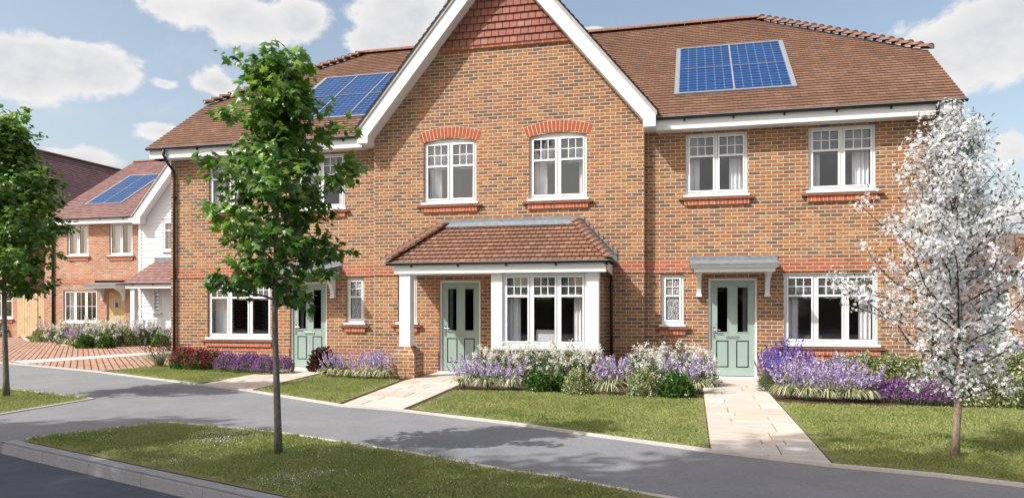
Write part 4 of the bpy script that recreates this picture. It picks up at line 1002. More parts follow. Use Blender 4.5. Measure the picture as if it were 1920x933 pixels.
# the tarmac edge in front of the flags (covers their square ends)
far_top=[(p[0],p[1]) for p in far[2:12]]
def cliparea(o,a,b):
    a=Vector((*a,0));b=Vector((*b,0));n=Vector((b.y-a.y,-(b.x-a.x),0)).normalized()
    if n.y>0:n=-n
    bm=bmesh.new();bm.from_mesh(o.data);bmesh.ops.bisect_plane(bm,geom=bm.verts[:]+bm.edges[:]+bm.faces[:],plane_co=a,plane_no=n,clear_outer=True);bm.to_mesh(o.data);bm.free()
for o,(i,j) in zip(CLIP,((9,10),(9,10),(5,6),(5,6),(3,4),(3,4))): cliparea(o,far[i],far[j])
# driveway
drv=px((-300,640),(0,632),(41,631),(52,639),(110,642),(120,648),(189,649.5),(265,644),(335,646),(335,687),(282,689),(183,696.5),(0,679),(-300,646))
flat('block_paved_drive',drv,.016,M['paver'],label='pink clay block-paved drive in front of the background house')
s1_=px((18,678),(282,661),(345,657),(345,662),(258,667.5),(48,682.5))
flat('concrete_strip',s1_,.022,M['edging'])
edging(px((182,697),(282,689.5),(345,687)),.02,.06);edging(px((0,632),(41,631),(52,639),(110,642),(120,648),(189,649.5),(265,644),(335,646)),.02,.12,.02)
# ================================================================ plants
def plantmat(nm,a,b,tr=.3): return leafmat(nm,[(0,a),(1,b)],tr,.55,.25)
M['strap']=leafmat('striped_strap_leaf',[(0,(.10,.16,.05)),(.35,(.22,.27,.12)),(.6,(.60,.58,.40)),(1,(.74,.72,.58))],.3)
M['lilac']=plantmat('lilac_floret',(.34,.25,.52),(.62,.52,.82),.25)
M['salvia']=plantmat('blue_violet_floret',(.10,.07,.38),(.26,.18,.62),.25)
M['green1']=plantmat('mid_green_leaf',(.03,.09,.015),(.10,.21,.04))
M['varieg']=leafmat('cream_edged_leaf',[(0,(.05,.10,.03)),(.45,(.15,.21,.07)),(.7,(.45,.46,.25)),(1,(.70,.70,.50))],.3)
M['fluff']=plantmat('white_fluffy_floret',(.58,.58,.58),(.86,.86,.87),.25)
M['sage']=plantmat('grey_green_leaf',(.09,.13,.07),(.24,.29,.18))
M['aster']=plantmat('purple_aster_floret',(.14,.04,.20),(.38,.17,.47),.25)
M['crimson']=plantmat('crimson_floret',(.13,.012,.035),(.38,.04,.11),.25)
M['burg']=plantmat('burgundy_leaf',(.035,.02,.018),(.11,.05,.04))
def leaves(name,n,fpos,mat,size,par,seed,shape='leaf',up=.3,dirf=None):
    r=np.random.default_rng(seed);p=fpos(r,n)
    d=r.normal(size=(n,3));d[:,2]=np.abs(d[:,2])*.8+up;d+=dirf(p) if dirf else p*np.array([1.5,1.5,.2])
    nr=r.normal(size=(n,3))+np.array([0,0,1.2])
    tv={'leaf':[(0,0,0),(.28,.45,.06),(0,1,-.08),(-.28,.45,.06)],'thin':[(0,0,0),(.10,.5,.04),(0,1,-.1),(-.10,.5,.04)],'bit':[(-.5,-.5,0),(.5,-.5,0),(.6,.5,.1),(-.4,.5,0)]}[shape]
    return cloud_mesh(name,tv,[(0,1,2,3)],p,frames_dir(d,nr),size*(.6+.8*r.random(n)),r.random(n),mat,par)
def dome(rx,h,z0=0.,shell=.55):
    def f(r,n):
        a=r.random(n)*2*PI;c=r.random(n);rad=shell+(1-shell)*r.random(n)**.5
        s=np.sqrt(1-c*c);bump=1+.10*np.sin(a*5+c*7)+.06*np.sin(a*9)
        return np.stack([np.cos(a)*s*rx*rad*bump,np.sin(a)*s*rx*rad*bump,z0+c*h*rad*bump],1)
    return f
def spikes(ns,h0,h1,rx,fl,seed,spread=.25,fs=.018,sh=.42):
    """upright flower spikes: stems and floret positions"""
    r=np.random.default_rng(seed);st=MB();P=[]
    for k in range(ns):
        a=r.random()*2*PI;q=rx*math.sqrt(r.random());x,y=q*math.cos(a),q*math.sin(a);h=h0+(h1-h0)*r.random();lx,ly=x*spread/rx*.5+r.normal()*.02,y*spread/rx*.5+r.normal()*.02
        top=np.array([x+lx,y+ly,h]);bot=np.array([x*.4,y*.4,0.03])
        st.tube([bot,(bot+top)/2+np.array([0,0,.02]),top],[.004,.003,.002],4,cap=False)
        for j in range(fl):
            t=1-sh+sh*j/fl;c=bot+(top-bot)*t;w=.020*(1-.75*(j/fl))
            P.append(c+np.array([r.normal()*w,r.normal()*w,r.normal()*.008]))
    return st,np.array(P)
def plant(name,label,cat): return thing(name,label,cat)
def floret(name,P,mat,size,par,seed):
    r=np.random.default_rng(seed);n=len(P);d=r.normal(size=(n,3))
    return cloud_mesh(name,[(-.5,-.5,0),(.5,-.5,.1),(.5,.5,0),(-.5,.5,.1)],[(0,1,2,3)],P,frames_dir(d,r.normal(size=(n,3))+.01),size*(.6+.8*r.random(n)),r.random(n),mat,par)
def spiked(st,P,mats,size,par,seed):
    r=np.random.default_rng(seed);var=[.5]*len(st.v)
    for p in P:
        a=r.normal(size=3);a/=np.linalg.norm(a);b=np.cross(a,r.normal(size=3));b/=np.linalg.norm(b);s=size*(.6+.8*r.random())/2;a=a*s;b=b*s
        st.quad(p-a-b,p+a-b,p+a+b,p-a+b,1);var+=[r.random()]*4
    o=st.build('flower_spikes',mats,par);at=o.data.attributes.new('var','FLOAT','POINT');at.data.foreach_set('value',var);return o
def strap_leaves(n,Lg,par,seed,mat='strap',w=.011):
    r=np.random.default_rng(seed);mb=MB();var=[]
    for k in range(n):
        a=r.random()*2*PI;l=Lg*(.7+.5*r.random());out=.55+.4*r.random();pts=[];ca,sa=math.cos(a),math.sin(a);v=.35+.65*r.random() if r.random()<.7 else r.random()*.4
        for j in range(6):
            t=j/5;rr=.03+l*out*t**1.15;z=.03+l*(.85*t-.72*t*t*(1.05))*1.75
            pts.append((rr*ca,rr*sa,max(z,.012)))
        for j in range(5):
            w0=w*(1-(j/5)**2*.8);w1=w*(1-((j+1)/5)**2*.8);p,q=pts[j],pts[j+1]
            mb.quad((p[0]-sa*w0,p[1]+ca*w0,p[2]),(p[0]+sa*w0,p[1]-ca*w0,p[2]),(q[0]+sa*w1,q[1]-ca*w1,q[2]),(q[0]-sa*w1,q[1]+ca*w1,q[2]));var+=[v]*4
    o=mb.build('leaves',M[mat],par);at=o.data.attributes.new('var','FLOAT','POINT');at.data.foreach_set('value',var);return o
def tpl_lily(s):
    t=plant('lilyturf','x','flower clump');strap_leaves(85,.42,t,s)
    st,P=spikes(24,.38,.66,.21,20,s+1,spread=.34);spiked(st,P,[M['sage'],M['lilac']],.024,t,s+2);return t
def tpl_salvia(s):
    t=plant('salvia','x','flower clump');leaves('leaves',900,dome(.22,.42),M['sage'],.07,t,s,'thin')
    st,P=spikes(20,.55,.82,.2,34,s+1,spread=.3,sh=.5);spiked(st,P,[M['green1'],M['salvia']],.024,t,s+2);return t
def tpl_white(s):
    t=plant('white_flowered_shrub','x','shrub');leaves('leaves',1500,dome(.30,.52),M['sage'],.055,t,s)
    r=np.random.default_rng(s+3);C=dome(.33,.64,0,.9)(r,75);C[:,2]+=.03+.05*r.random(75);P=np.concatenate([c+r.normal(size=(22,3))*np.array([.022,.022,.026]) for c in C]);floret('flowers',P,M['fluff'],.017,t,s+2);return t
def tpl_green(s):
    t=plant('green_shrub','x','shrub');leaves('leaves',1700,dome(.27,.42,0,.7),M['green1'],.07,t,s)
    r=np.random.default_rng(s+3);P=np.concatenate([c+r.normal(size=(6,3))*.012 for c in dome(.29,.45,0,.93)(r,32)]);floret('flowers',P,M['fluff'],.016,t,s+2);return t
def tpl_var(s):
    t=plant('variegated_shrub','x','shrub');leaves('leaves',3000,dome(.28,.46,0,.75),M['varieg'],.042,t,s)
    r=np.random.default_rng(s+3);P=dome(.29,.47,0,.95)(r,120);floret('flowers',P,M['fluff'],.014,t,s+2);return t
def tpl_aster(s):
    t=plant('purple_aster','x','flower clump');leaves('leaves',1700,dome(.30,.36,0,.6),M['sage'],.05,t,s,'thin')
    r=np.random.default_rng(s+3);P=dome(.32,.42,0,.88)(r,1700);P=P[P[:,2]>.10];floret('flowers',P,M['aster'],.022,t,s+2);return t
def tpl_red(s):
    t=plant('crimson_flower_clump','x','flower clump');leaves('leaves',1300,dome(.30,.42,0,.6),M['green1'],.06,t,s,'leaf')
    r=np.random.default_rng(s+3);P=dome(.33,.50,0,.85)(r,1000);P=P[P[:,2]>.12];floret('flowers',P,M['crimson'],.026,t,s+2);return t
def tpl_burg(s):
    t=plant('burgundy_shrub','x','shrub');leaves('leaves',750,dome(.34,.55,0,.5),M['burg'],.12,t,s,'leaf')
    r=np.random.default_rng(s+3);P=dome(.33,.52,0,.9)(r,90);floret('flowers',P,M['crimson'],.03,t,s+2);return t
def tpl_wisp(s):
    t=plant('wispy_grass_clump','x','grass clump');strap_leaves(160,.62,t,s,'sage',.004)
    st,P=spikes(34,.4,.7,.3,9,s+1,spread=.5,sh=.25);spiked(st,P,[M['sage'],M['burg']],.022,t,s+2);return t
TPL={k:[f(100*i+j*37+5) for j in range(nv)] for i,(k,f,nv) in enumerate([('lily',tpl_lily,3),('salv',tpl_salvia,2),('white',tpl_white,3),('green',tpl_green,2),('var',tpl_var,2),('aster',tpl_aster,2),('red',tpl_red,2),('burg',tpl_burg,1),('wisp',tpl_wisp,1)])}
CNT={};prnd=random.Random(5)
def put(kind,u,v,s,label,group,vz=1.):
    x,y=ground_at(u,v);src=TPL[kind];k=CNT.get(kind,0);CNT[kind]=k+1;root=src[k%len(src)]
    o=root.copy();COL.objects.link(o);o.location=(x,y,.005);o.rotation_euler=(0,0,prnd.random()*6.28);o.scale=(s,s,s*vz*(.93+.14*prnd.random()));o['label']=label
    o['group']=group
    for c in root.children:
        d=c.copy();COL.objects.link(d);d.parent=o
G1='plants in the bed beneath the left ground floor window';G2='plants in the bed left of the porch pier';G3='plants in the bed below the bay window';G4='plants in the bed right of the right stone path';G5='plants in the bed before the background house'
LY='lilac-spiked clump '
# front bed below the bay, front row
put('lily',868,729,.86,LY+'beside the middle stone path at the left end of the bay bed',G3)
put('lily',912,731,.86,LY+'second from the middle stone path in the bay bed',G3)
put('lily',958,731,.86,LY+'in the bay bed just left of the glossy green shrub',G3)
put('lily',890,716,.92,LY+'behind the first two of the bay bed, near the middle door',G3)
put('lily',938,717,.92,LY+'second row below the left bay post',G3)
put('lily',985,719,.9,LY+'second row below the left pane of the bay window',G3)
put('green',1012,735,.82,'glossy green shrub under the centre of the bay window, front of the bed',G3)
put('var',1084,740,.9,'round cream-variegated shrub at bed front below the right bay post',G3)
put('green',1048,733,.7,'small dark green shrub wedged left of the round cream-variegated shrub',G3)
put('lily',1143,741,1.,LY+'between the two round variegated shrubs of the bay bed',G3)
put('lily',1160,724,.95,LY+'in front of the black downpipe beside the bay',G3)
put('var',1207,744,1.,'larger round cream-variegated shrub at bed front, under the small right window\'s left side',G3)
put('green',1268,746,.95,'dark green white-dotted shrub at the right end of the bay bed front',G3)
put('lily',1306,738,1.05,LY+'spilling over the left edge of the right stone path',G3)
put('lily',1262,722,1.1,LY+'behind the dark green shrub left of the right stone path',G3)
for i,(u,v,s,l) in enumerate([(905,717,.95,'tall, against the left bay post'),(945,719,1.05,'tall, under the left pane of the bay window'),(990,721,1.1,'tall, under the middle pane of the bay window'),(1033,722,1.1,'tall, under the right pane of the bay window'),(1075,724,1.1,'under the right bay post'),(1112,723,1.05,'at the corner of the bay by the downpipe'),(1205,716,1.1,'under the left half of the small window right of the bay'),(1240,717,1.15,'under the right half of the small window right of the bay'),(1290,721,1.1,'beside the right front door, left side'),(1315,725,1.,'shortest, touching the threshold end of the right path, left side'),(1225,730,.95,'before the taller two under the small window beside the bay')]):
    put('white',u,v,s,'white fluffy-headed shrub, '+l,G3)
# bed right of right path
LR=[(1478,748,1.,'nearest the right edge of the right stone path, front row'),(1515,751,1.,'second from the right stone path, front row'),(1553,752,1.,'third from the right stone path, front row'),(1592,753,1.,'fourth from the right stone path, front row'),(1622,754,.85,'last of the front row, touching the purple asters'),(1470,732,1.05,'second row beside the right stone path'),(1505,733,1.05,'second row under the left side of the right window'),(1545,735,1.05,'second row under the middle of the right window'),(1585,737,1.05,'second row before the variegated hedge shrubs')]
for u,v,s,l in LR: put('lily',u,v,s,LY+l,G4)
for u,v,s,l in [(1452,722,1.,'tall deep-blue salvia beside the right front door, right side'),(1475,716,1.,'tall deep-blue salvia under the left corner of the right ground floor window'),(1500,717,.95,'deep-blue salvia under the left pane of the right ground floor window'),(1443,735,.85,'lower blue salvia leaning over the right path from the right')]: put('salv',u,v,s,l,G4)
for u,v,s,l in [(1578,718,1.15,'cream-variegated shrub at the wall under the middle of the right ground floor window'),(1622,722,1.2,'cream-variegated shrub at the wall under the right pane of the right ground floor window'),(1668,726,1.2,'cream-variegated shrub behind the purple asters, left of centre'),(1712,729,1.25,'cream-variegated shrub behind the purple asters, near the black corner downpipe'),(1822,759,1.15,'low cream-variegated shrub just right of the blossom tree trunk, bed front'),(1870,764,1.2,'low cream-variegated shrub second right of the blossom trunk, bed front'),(1915,766,1.2,'low cream-variegated shrub cut by the right edge of the photo, bed front'),(1815,738,1.4,'tall cream-variegated shrub behind the blossom trunk'),(1860,742,1.5,'tall cream-variegated shrub right of the blossom trunk, second row'),(1905,744,1.5,'tall cream-variegated shrub at the right photo edge, second row')]: put('var',u,v,s,l,G4)
for u,v,s,l in [(1650,752,.88,'purple aster mound touching the lilyturf, left end of the aster row'),(1690,755,.88,'purple aster mound, second of the aster row from the lilyturf'),(1730,757,.88,'purple aster mound, third of the aster row, left of the blossom trunk'),(1768,759,.82,'purple aster mound directly left of the blossom trunk base')]: put('aster',u,v,s,l,G4)
for u,v,s,l in [(1845,722,1.35,'tall magenta aster mound behind the variegated shrubs right of the blossom trunk'),(1880,724,1.35,'tall magenta aster mound at far right below the garage door')]: put('aster',u,v,s,l,G4,1.25)
for u,v,s,l in [(1865,735,1.15,'blue salvia showing above the variegated shrubs at far right'),(1910,735,1.15,'blue salvia at the right photo edge above the variegated shrubs'),(1825,735,1.05,'blue salvia just right of the blossom trunk')]: put('salv',u,v,s,l,G4)
# left bed
put('wisp',300,688,1.05,'wispy grey grass clump with dark seed heads at the left corner of the terrace',G1)
put('wisp',328,683,.95,'smaller wispy grass clump against the left corner downpipe',G1)
for u,v,s,l in [(345,692,1.05,'crimson flower mound right of the wispy grass'),(375,694,1.05,'crimson flower mound in the middle of the left bed'),(358,682,1.1,'crimson flower mound close to the wall left of the ground floor window'),(400,694,.95,'crimson flower mound touching the purple asters')]: put('red',u,v,s,l,G1)
for u,v,s,l in [(427,697,1.0,'purple aster mound next to the crimson flowers'),(460,699,1.05,'purple aster mound in front of the left ground floor window'),(497,701,1.0,'purple aster mound behind the maple trunk, left side'),(530,700,.85,'purple aster mound beside the left stone path'),(478,690,1.0,'purple aster mound under the sill of the left ground floor window')]: put('aster',u,v,s,l,G1)
for u,v,s,l in [(385,678,.95,'blue-violet salvia under the left end of the left ground floor window'),(352,676,.85,'blue-violet salvia by the corner downpipe of the terrace')]: put('salv',u,v,s,l,G1)
put('burg',435,682,1.,'burgundy-leaved shrub at the wall under the left ground floor window',G1)
# bed 2
put('burg',605,697,.9,'burgundy-leaved shrub beside the left front door',G2)
put('burg',640,692,.85,'burgundy-leaved shrub under the small window of the left home',G2);put('red',672,693,.9,'crimson flower mound at the wall behind the lilyturf, left of the pier',G2)
for u,v,s,l in [(622,708,.88,'nearest the left stone path, left of the porch pier'),(655,710,.88,'second from the left stone path, left of the porch pier'),(690,711,.9,'third from the left stone path, before the crimson mound'),(718,712,.9,'touching the brick porch pier'),(705,702,.9,'behind the pier\'s nearest clump, at the wall')]: put('lily',u,v,s,LY+l,G2)
# beds of the background house
k=0
wl=[(75,641,1.2),(100,642,1.1),(125,646,1.3),(152,648,1.4),(180,650,1.4),(207,650,1.45),(235,649,1.4),(262,647,1.3),(290,646,1.3),(312,647,1.3),(165,640,1.4),(222,640,1.4),(250,638,1.3)]
wn_=['at the far left end near the gate','by the downpipe','under the left half of the ground floor window, front','under the centre of the ground floor window, front','under the right corner of the ground floor window, front','between the window and the cream door, front','in front of the cream door','by the white wing corner','before the white wing porch post','against the terrace corner','second row under the ground floor window','second row before the canopy','second row beside the cream door']
for (u,v,s),l in zip(wl,wn_): put('white' if k%3 else 'var',u,v,s,('white-flowered shrub ' if k%3 else 'cream-leaved shrub ')+l+', background bed',G5);k+=1
for u,v,s,l in [(92,637,1.5,'left of the downpipe'),(140,650,1.3,'below the ground floor window'),(185,649,1.2,'below the window\'s right end'),(245,647,1.5,'in front of the cream door'),(275,646,1.5,'before the white wing'),(316,648,1.3,'at the terrace corner')]: put('lily',u,v,s,'lavender-coloured spiked clump '+l+', background bed',G5)
for u,v,s,l in [(160,653,1.1,'low bright green shrub at bed edge below the ground floor window of the background house'),(200,653,1.,'low bright green shrub at bed edge before the canopy of the background house'),(300,650,1.1,'low bright green shrub at bed edge beside the terrace corner')]: put('green',u,v,s,l,G5)
for u,v,s,l in [(5,632,1.5,'white-flowered shrub at the left photo edge behind the left maple trunk'),(30,631,1.6,'white-flowered shrub right of the left maple trunk, before the timber fence'),(48,630,1.3,'small white-flowered shrub at the foot of the timber fence')]: put('white',u,v,s,l,G5)
for ls in TPL.values():
    for r_ in ls:
        for c in list(r_.children): bpy.data.objects.remove(c)
        bpy.data.objects.remove(r_)
# ================================================================ trees
def maple_leaf():
    pts=[(0,0),(.16,.05),(.42,-.02),(.34,.16),(.62,.30),(.42,.38),(.46,.60),(.20,.52),(.12,.70),(0,1.0),(-.12,.70),(-.20,.52),(-.46,.60),(-.42,.38),(-.62,.30),(-.34,.16),(-.42,-.02),(-.16,.05)]
    v=[(x,y,-.28*abs(x)-.22*y*y) for x,y in pts];v.append((0,.28,.03));c=len(v)-1;n=len(pts)
    f=[(i,(i+1)%n,c) for i in range(n)];return v,f
def tree(name,label,x,y,H,z0,prof,seed,bark='bark',r0=.055,nb=46,leafsz=.10,leafn=26,mats=None,kind='maple',elev=(16,60),cat='tree',clump=.13,lean=(0,0)):
    r=np.random.default_rng(seed);T_=thing(name,label,cat,(x,y,0))
    wood=MB();tr=[];N=14
    wob=lambda z:np.array([lean[0]*z/H+.035*math.sin(z*1.7+seed),lean[1]*z/H+.03*math.cos(z*1.3+seed*2)-.03*math.cos(seed*2),z])
    w0=wob(0)
    pts=[wob(H*.97*i/N)-np.array([w0[0],w0[1],0]) for i in range(N+1)];rad=[r0*(1.25 if i==0 else 1)*(1-.93*(i/N)**1.1)+.004 for i in range(N+1)]
    wood.tube([p+np.array([x,y,0]) for p in pts],rad,10);wood.build('trunk',M[bark],T_,smooth=True)
    R_=lambda z:np.interp(z,[p[0] for p in prof],[p[1] for p in prof])
    br=MB();C=[];D=[];Cc=[]
    az=r.random()*6
    for k in range(nb):
        t=(k+.5)/nb;za=z0+(H*.93-z0)*t**.95;az+=2.399+r.normal()*.25
        el=R(elev[0]+(elev[1]-elev[0])*t+r.normal()*7);i=min(N-1,int(za/(H*.97)*N));p0=pts[i]+(pts[i+1]-pts[i])*(za/(H*.97)*N-i)
        # reach until the crown profile is met
        l=.15;dirh=np.array([math.cos(az),math.sin(az)])
        for _ in range(60):
            l+=.03;zz=za+l*math.sin(el);rr=l*math.cos(el)
            if rr>R_(zz) or zz>H: break
        l*=r.uniform(.60,1.22);l=min(l,max(.12,(H*.985-za)/max(.2,math.sin(el+.15))));P=[p0]
        for j in range(1,6):
            s=l*j/5;e=el+(.12*(j-2.5)/5 if kind=='maple' else .1*math.sin(j+k))
            q=p0+np.array([dirh[0]*s*math.cos(e),dirh[1]*s*math.cos(e),s*math.sin(e)])+r.normal(size=3)*.012*j;P.append(q)
        rb=max(.004,rad[i]*(.42 if kind=='maple' else .3));br.tube([q+np.array([x,y,0]) for q in P],[rb*(1-.8*j/5)+.0015 for j in range(6)],5,cap=False)
        nt=int(3+l*9)
        for m_ in range(nt):
            s0q=.28 if kind=='maple' else .12;s=s0q+(1.06-s0q)*(m_+r.random()*.6)/nt;s=min(s,1.);j=min(4,int(s*5));q=P[j]+(P[j+1]-P[j])*(s*5-j)
            dv=r.normal(size=3);dv[2]=abs(dv[2])*.5+.15;dv/=np.linalg.norm(dv);tl=clump*(.5+r.random())
            e=q+dv*tl;br.tube([q+np.array([x,y,0]),e+np.array([x,y,0])],[.003,.0015],3,cap=False);C.append(e);D.append(dv)
    # leader
    for j in range(7): 
        z=H*(.86+.14*j/6);C.append(np.array([pts[-1][0],pts[-1][1],z])+np.array([*(r.normal(size=2)*.03),0]));D.append(np.array([0,0,1.]))
    br.build('branches',M['twig'] if kind!='maple' else M[bark],T_)
    C=np.array(C);D=np.array(D);n=len(C);base=np.array([x,y,0])
    if kind=='maple':
        k=leafn;cen=np.repeat(C,k,0);off=r.normal(size=(n*k,3))*np.array([clump*.52,clump*.52,clump*.36]);p=cen+off+base
        outw=np.concatenate([(cen+off)[:,:2]*.8,np.zeros((n*k,1))],1)
        d=off*5+outw+r.normal(size=(n*k,3))*.35;d[:,2]-=.35
        nr=r.normal(size=(n*k,3))*.45+np.array([0,0,1.])+outw*.9
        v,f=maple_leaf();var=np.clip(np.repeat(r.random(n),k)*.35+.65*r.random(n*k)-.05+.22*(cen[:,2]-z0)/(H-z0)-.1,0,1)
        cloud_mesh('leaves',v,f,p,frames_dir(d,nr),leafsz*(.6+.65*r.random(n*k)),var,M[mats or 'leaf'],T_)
    elif kind=='blossom':
        k=leafn;cen=np.repeat(C,k,0);off=r.normal(size=(n*k,3))*clump*.42;p=cen+off+base
        # five petals around each flower centre
        nr=off/ (np.linalg.norm(off,axis=1,keepdims=True)+1e-6)+r.normal(size=(n*k,3))*.4+np.array([0,0,.35])
        v=[];f=[]
        for q in range(5):
            a=2*PI*q/5;c_,s_=math.cos(a),math.sin(a);b=len(v)
            for (lx,ly,lz) in ((.12,0,0),(.55,-.30,.12),(1.05,0,.22),(.55,.30,.12)): v.append((lx*c_-ly*s_,lx*s_+ly*c_,lz))
            f.append((b,b+1,b+2,b+3))
        var=np.clip(np.repeat(r.random(n),k)*.4+.7*r.random(n*k),0,1)
        cloud_mesh('blossom',v,f,p,frames(nr,r.random(n*k)*6.28),leafsz*(.7+.6*r.random(n*k)),var,M['petal'],T_)
        k2=5;cen=np.repeat(C,k2,0);off=r.normal(size=(n*k2,3))*clump*.42;d=off*8+r.normal(size=(n*k2,3))*.3+np.array([0,0,.25])
        cloud_mesh('leaves',[(0,0,0),(.22,.45,.08),(0,1,-.1),(-.22,.45,.08)],[(0,1,2,3)],cen+off+base,frames_dir(d,r.normal(size=(n*k2,3))+np.array([0,0,1])),.05*(.6+.7*r.random(n*k2)),r.random(n*k2),M['leafc'],T_)
    return T_
fx,fy_=ground_at(522,855)
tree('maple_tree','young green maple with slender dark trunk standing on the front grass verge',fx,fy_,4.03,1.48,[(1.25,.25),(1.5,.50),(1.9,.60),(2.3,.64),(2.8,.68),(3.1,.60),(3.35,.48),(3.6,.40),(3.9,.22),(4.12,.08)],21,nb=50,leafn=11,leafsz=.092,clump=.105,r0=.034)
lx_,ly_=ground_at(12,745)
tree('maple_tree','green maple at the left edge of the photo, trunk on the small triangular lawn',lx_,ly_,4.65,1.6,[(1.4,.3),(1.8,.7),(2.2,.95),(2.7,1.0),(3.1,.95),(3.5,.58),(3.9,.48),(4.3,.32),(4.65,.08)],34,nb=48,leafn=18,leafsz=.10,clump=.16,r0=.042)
cx_,cy_=ground_at(1790,858)
tree('blossom_tree','small tree covered in white blossom on the right-hand lawn',cx_,cy_,3.4,.56,[(.45,.3),(.7,.42),(1.15,.74),(1.55,.98),(1.95,.92),(2.35,.66),(2.7,.48),(3.1,.22),(3.4,.05)],50,bark='barkc',r0=.034,nb=84,leafsz=.0185,leafn=25,kind='blossom',elev=(18,66),clump=.115)
# street trees standing beside and behind the camera; they throw the soft shade on road and path
tree('street_tree','large leafy street tree beside the road, left of and behind the viewpoint',-12.8,-19.0,14.,9.6,[(9,1.),(10.,2.0),(11.5,2.6),(13.,1.9),(14.,.4)],77,nb=64,leafn=9,leafsz=.19,mats='leafbig',clump=.34,r0=.16)
tree('street_tree','tall leafy street tree across the road, behind the viewpoint',-7.6,-17.1,13.6,8.6,[(8,.8),(9.6,1.9),(11,2.3),(12.6,1.5),(13.6,.3)],78,nb=60,leafn=7,leafsz=.19,mats='leafbig',clump=.40,r0=.18)
tree('street_tree','leafy street tree farthest left of the viewpoint, across the road',-14.6,-15.9,11.5,7.,[(6,1.),(7.5,2.2),(9,2.5),(10.6,1.9),(11.5,.4)],79,nb=60,leafn=9,leafsz=.19,mats='leafbig',clump=.36,r0=.17)
HD=thing('unseen_hedge','unseen dark hedge added behind the viewpoint to darken the window reflections','hedge',(-4,-33,0))  # added out of view so the lower windows reflect something dark
hr_=np.random.default_rng(3);nh=16000;hp_=np.stack([hr_.uniform(-34,26,nh),-33+hr_.choice([-1,1],nh)*hr_.uniform(.3,.62,nh),hr_.random(nh)*2.7],1);tp_=hr_.random(nh)<.25;hp_[tp_,2]=2.55+.25*hr_.random(tp_.sum());hp_[tp_,1]=-33+hr_.uniform(-.6,.6,tp_.sum())
cloud_mesh('leaves',[(0,0,0),(.3,.45,.08),(0,1,-.1),(-.3,.45,.08)],[(0,1,2,3)],hp_,frames_dir(hr_.normal(size=(nh,3)),hr_.normal(size=(nh,3))+.01),.2*(.7+.6*hr_.random(nh)),hr_.random(nh),M['leafbig'],HD)
MB().box(-34,26,-33.35,-32.65,-.12,2.5).build('branches',M['twig'],HD)
HB=thing('field_hedge','tall dark hedge along the field behind all the houses','hedge',(0,46,0));nh=20000
hp_=np.stack([hr_.uniform(-80,80,nh),46-hr_.uniform(.6,1.3,nh),hr_.random(nh)*3.3],1);hp_[:,2]*=1+.12*np.sin(hp_[:,0]*.9)+.08*np.sin(hp_[:,0]*2.3)
cloud_mesh('leaves',[(0,0,0),(.3,.45,.08),(0,1,-.1),(-.3,.45,.08)],[(0,1,2,3)],hp_,frames_dir(hr_.normal(size=(nh,3)),hr_.normal(size=(nh,3))+.01),.42*(.7+.6*hr_.random(nh)),hr_.random(nh),M['leafbig'],HB)
MB().box(-80,80,45.2,46.6,-.13,2.7).build('branches',M['twig'],HB)
# ================================================================ sky, sun, camera
sunv=Vector((.72,.65,-1.)).normalized()
sd=bpy.data.lights.new('sun','SUN');sd.energy=4.9;sd.angle=R(.5);sd.color=(1.,.972,.93);so=bpy.data.objects.new('sun',sd);COL.objects.link(so);so.rotation_euler=sunv.to_track_quat('-Z','Y').to_euler()
W=bpy.data.worlds.new('World');S.world=W;W.use_nodes=True;w=NT(W)
for n in list(w.n): w.n.remove(n)
sky=w.new('ShaderNodeTexSky',sky_type='NISHITA');sky.sun_disc=False;sky.sun_elevation=math.asin(-sunv.z);sky.sun_rotation=math.atan2(-sunv.x,-sunv.y)
sky.air_density=1.;sky.dust_density=3.2;sky.ozone_density=1.6
tc=w.new('ShaderNodeTexCoord').outputs['Generated'];nz=w.new('ShaderNodeVectorMath',operation='NORMALIZE');w.set(nz.inputs[0],tc);dx,dy,dz=w.sep(nz.outputs[0])
az=w.math('ARCTAN2',dx,dy);el=w.math('ARCSINE',dz);pp=w.comb(az,el)
def dirof(u,v):
    x=((u-960)/F)*CT-ST;y=((u-960)/F)*ST+CT;z=(VH-v)/F;return math.atan2(x,y),math.asin(z/math.sqrt(x*x+y*y+z*z))
def blob(u,v,ru,rv):
    a,e=dirof(u,v);a1,_=dirof(u+ru,v);a0,_=dirof(u-ru,v);_,e1=dirof(u,v-rv);_,e0=dirof(u,v+rv);return a,e,(a1-a0)/2,(e1-e0)/2
blobs=[(60,120,130,62),(185,135,120,55),(310,15,130,48),(450,35,130,52),(560,40,60,40),(760,30,90,75),(720,80,70,40),(405,158,58,28),(300,245,75,24),(150,300,90,30),(310,158,40,16),(1830,70,150,80),(1760,95,110,50),(1930,20,120,70),(1900,285,70,50),(1110,58,30,10),(1920,430,70,70),(1000,-160,240,90),(1500,-260,260,80),(300,-220,200,80)]
dm=None
for b in blobs:
    a,e,ra,re=blob(*b);s_=w.new('ShaderNodeVectorMath',operation='SUBTRACT');w.set(s_.inputs[0],pp);s_.inputs[1].default_value=(a,e,0)
    q=w.new('ShaderNodeVectorMath',operation='MULTIPLY');w.set(q.inputs[0],s_.outputs[0]);q.inputs[1].default_value=(1/ra,1/re,0)
    l=w.new('ShaderNodeVectorMath',operation='LENGTH');w.set(l.inputs[0],q.outputs[0]);l=l.outputs['Value']
    dm=l if dm is None else w.math('SMOOTH_MIN',dm,l,.25)
sq=w.new('ShaderNodeVectorMath',operation='MULTIPLY');w.set(sq.inputs[0],pp);sq.inputs[1].default_value=(1,1.5,1)
n1=w.math('ADD',w.math('MULTIPLY',w.noise(sq.outputs[0],6.,9,.6,.2),.62),w.math('MULTIPLY',w.noise(sq.outputs[0],17.,9,.68,.1),.38));n2=w.noise(sq.outputs[0],2.3,6,.6)
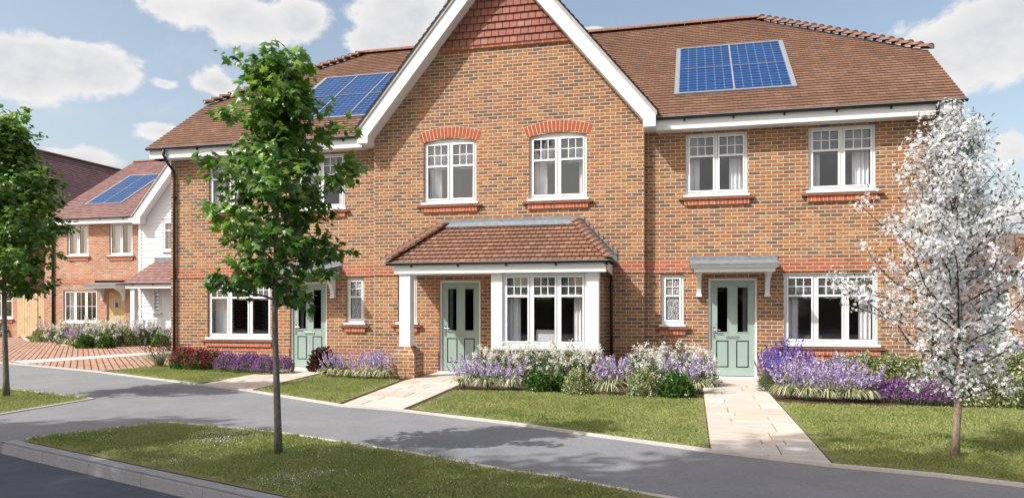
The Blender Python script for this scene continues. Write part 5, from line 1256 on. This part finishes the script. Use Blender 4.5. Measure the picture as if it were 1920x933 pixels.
# behind and beside the viewpoint: scattered clouds from noise alone
back=w.smooth(w.math('ABSOLUTE',az),1.1,1.5);nb_=w.smooth(n2,.60,.44,.3,1.8)
dm=w.math('ADD',w.math('MULTIPLY',dm,w.math('SUBTRACT',1.,back)),w.math('MULTIPLY',nb_,back))
dens=w.math('ADD',dm,w.math('ADD',w.math('MULTIPLY',w.math('SUBTRACT',n1,.5),4.2),w.math('MULTIPLY',w.math('SUBTRACT',w.noise(sq.outputs[0],3.1,3,.5,.6),.5),2.0)))
mask=w.smooth(dens,1.10,.66);wisp=w.math('MULTIPLY',w.smooth(w.noise(sq.outputs[0],4.,7,.65,.5),.50,.78),.35)
mask=w.math('MAXIMUM',mask,wisp)
up_=w.new('ShaderNodeVectorMath',operation='ADD');w.set(up_.inputs[0],sq.outputs[0]);up_.inputs[1].default_value=(-.012,.03,0)
n1b=w.math('ADD',w.math('MULTIPLY',w.noise(up_.outputs[0],6.,9,.6,.2),.62),w.math('MULTIPLY',w.noise(up_.outputs[0],17.,9,.68,.1),.38));sh=w.math('ADD',w.math('MULTIPLY',w.math('SUBTRACT',n1b,n1),2.6),.62)
core=w.smooth(dens,.2,.9);shade=w.math('ADD',w.math('MULTIPLY',sh,.6),w.math('MULTIPLY',core,.42),clamp=True)
cc=w.ramp(shade,[(.15,(.74,.76,.81)),(.45,(.92,.92,.94)),(.8,(1.05,1.04,1.03))])
bg1=w.new('ShaderNodeBackground');w.set(bg1.inputs[0],w.mix(1.,sky.outputs[0],(1.60,1.42,1.20),'MULTIPLY'));bg1.inputs[1].default_value=.15
bg2=w.new('ShaderNodeBackground');w.set(bg2.inputs[0],cc);bg2.inputs[1].default_value=.80
mx=w.new('ShaderNodeMixShader');w.set(mx.inputs[0],mask);w.l.new(bg1.outputs[0],mx.inputs[1]);w.l.new(bg2.outputs[0],mx.inputs[2])
wo=w.new('ShaderNodeOutputWorld');w.l.new(mx.outputs[0],wo.inputs[0])
cam=bpy.data.cameras.new('camera');co=bpy.data.objects.new('camera',cam);COL.objects.link(co);S.camera=co
co.location=(0,-DC,EYE);co.rotation_euler=(R(90),0,TH);cam.sensor_width=36;cam.lens=36*F/1920;cam.shift_y=(VH-466.5)/1920;cam.clip_end=2000
vs_=S.view_settings;vs_.view_transform='Standard';vs_.look='None';vs_.exposure=.10;vs_.gamma=1
S.cycles.max_bounces=6;S.cycles.transparent_max_bounces=12;S.cycles.use_denoising=True
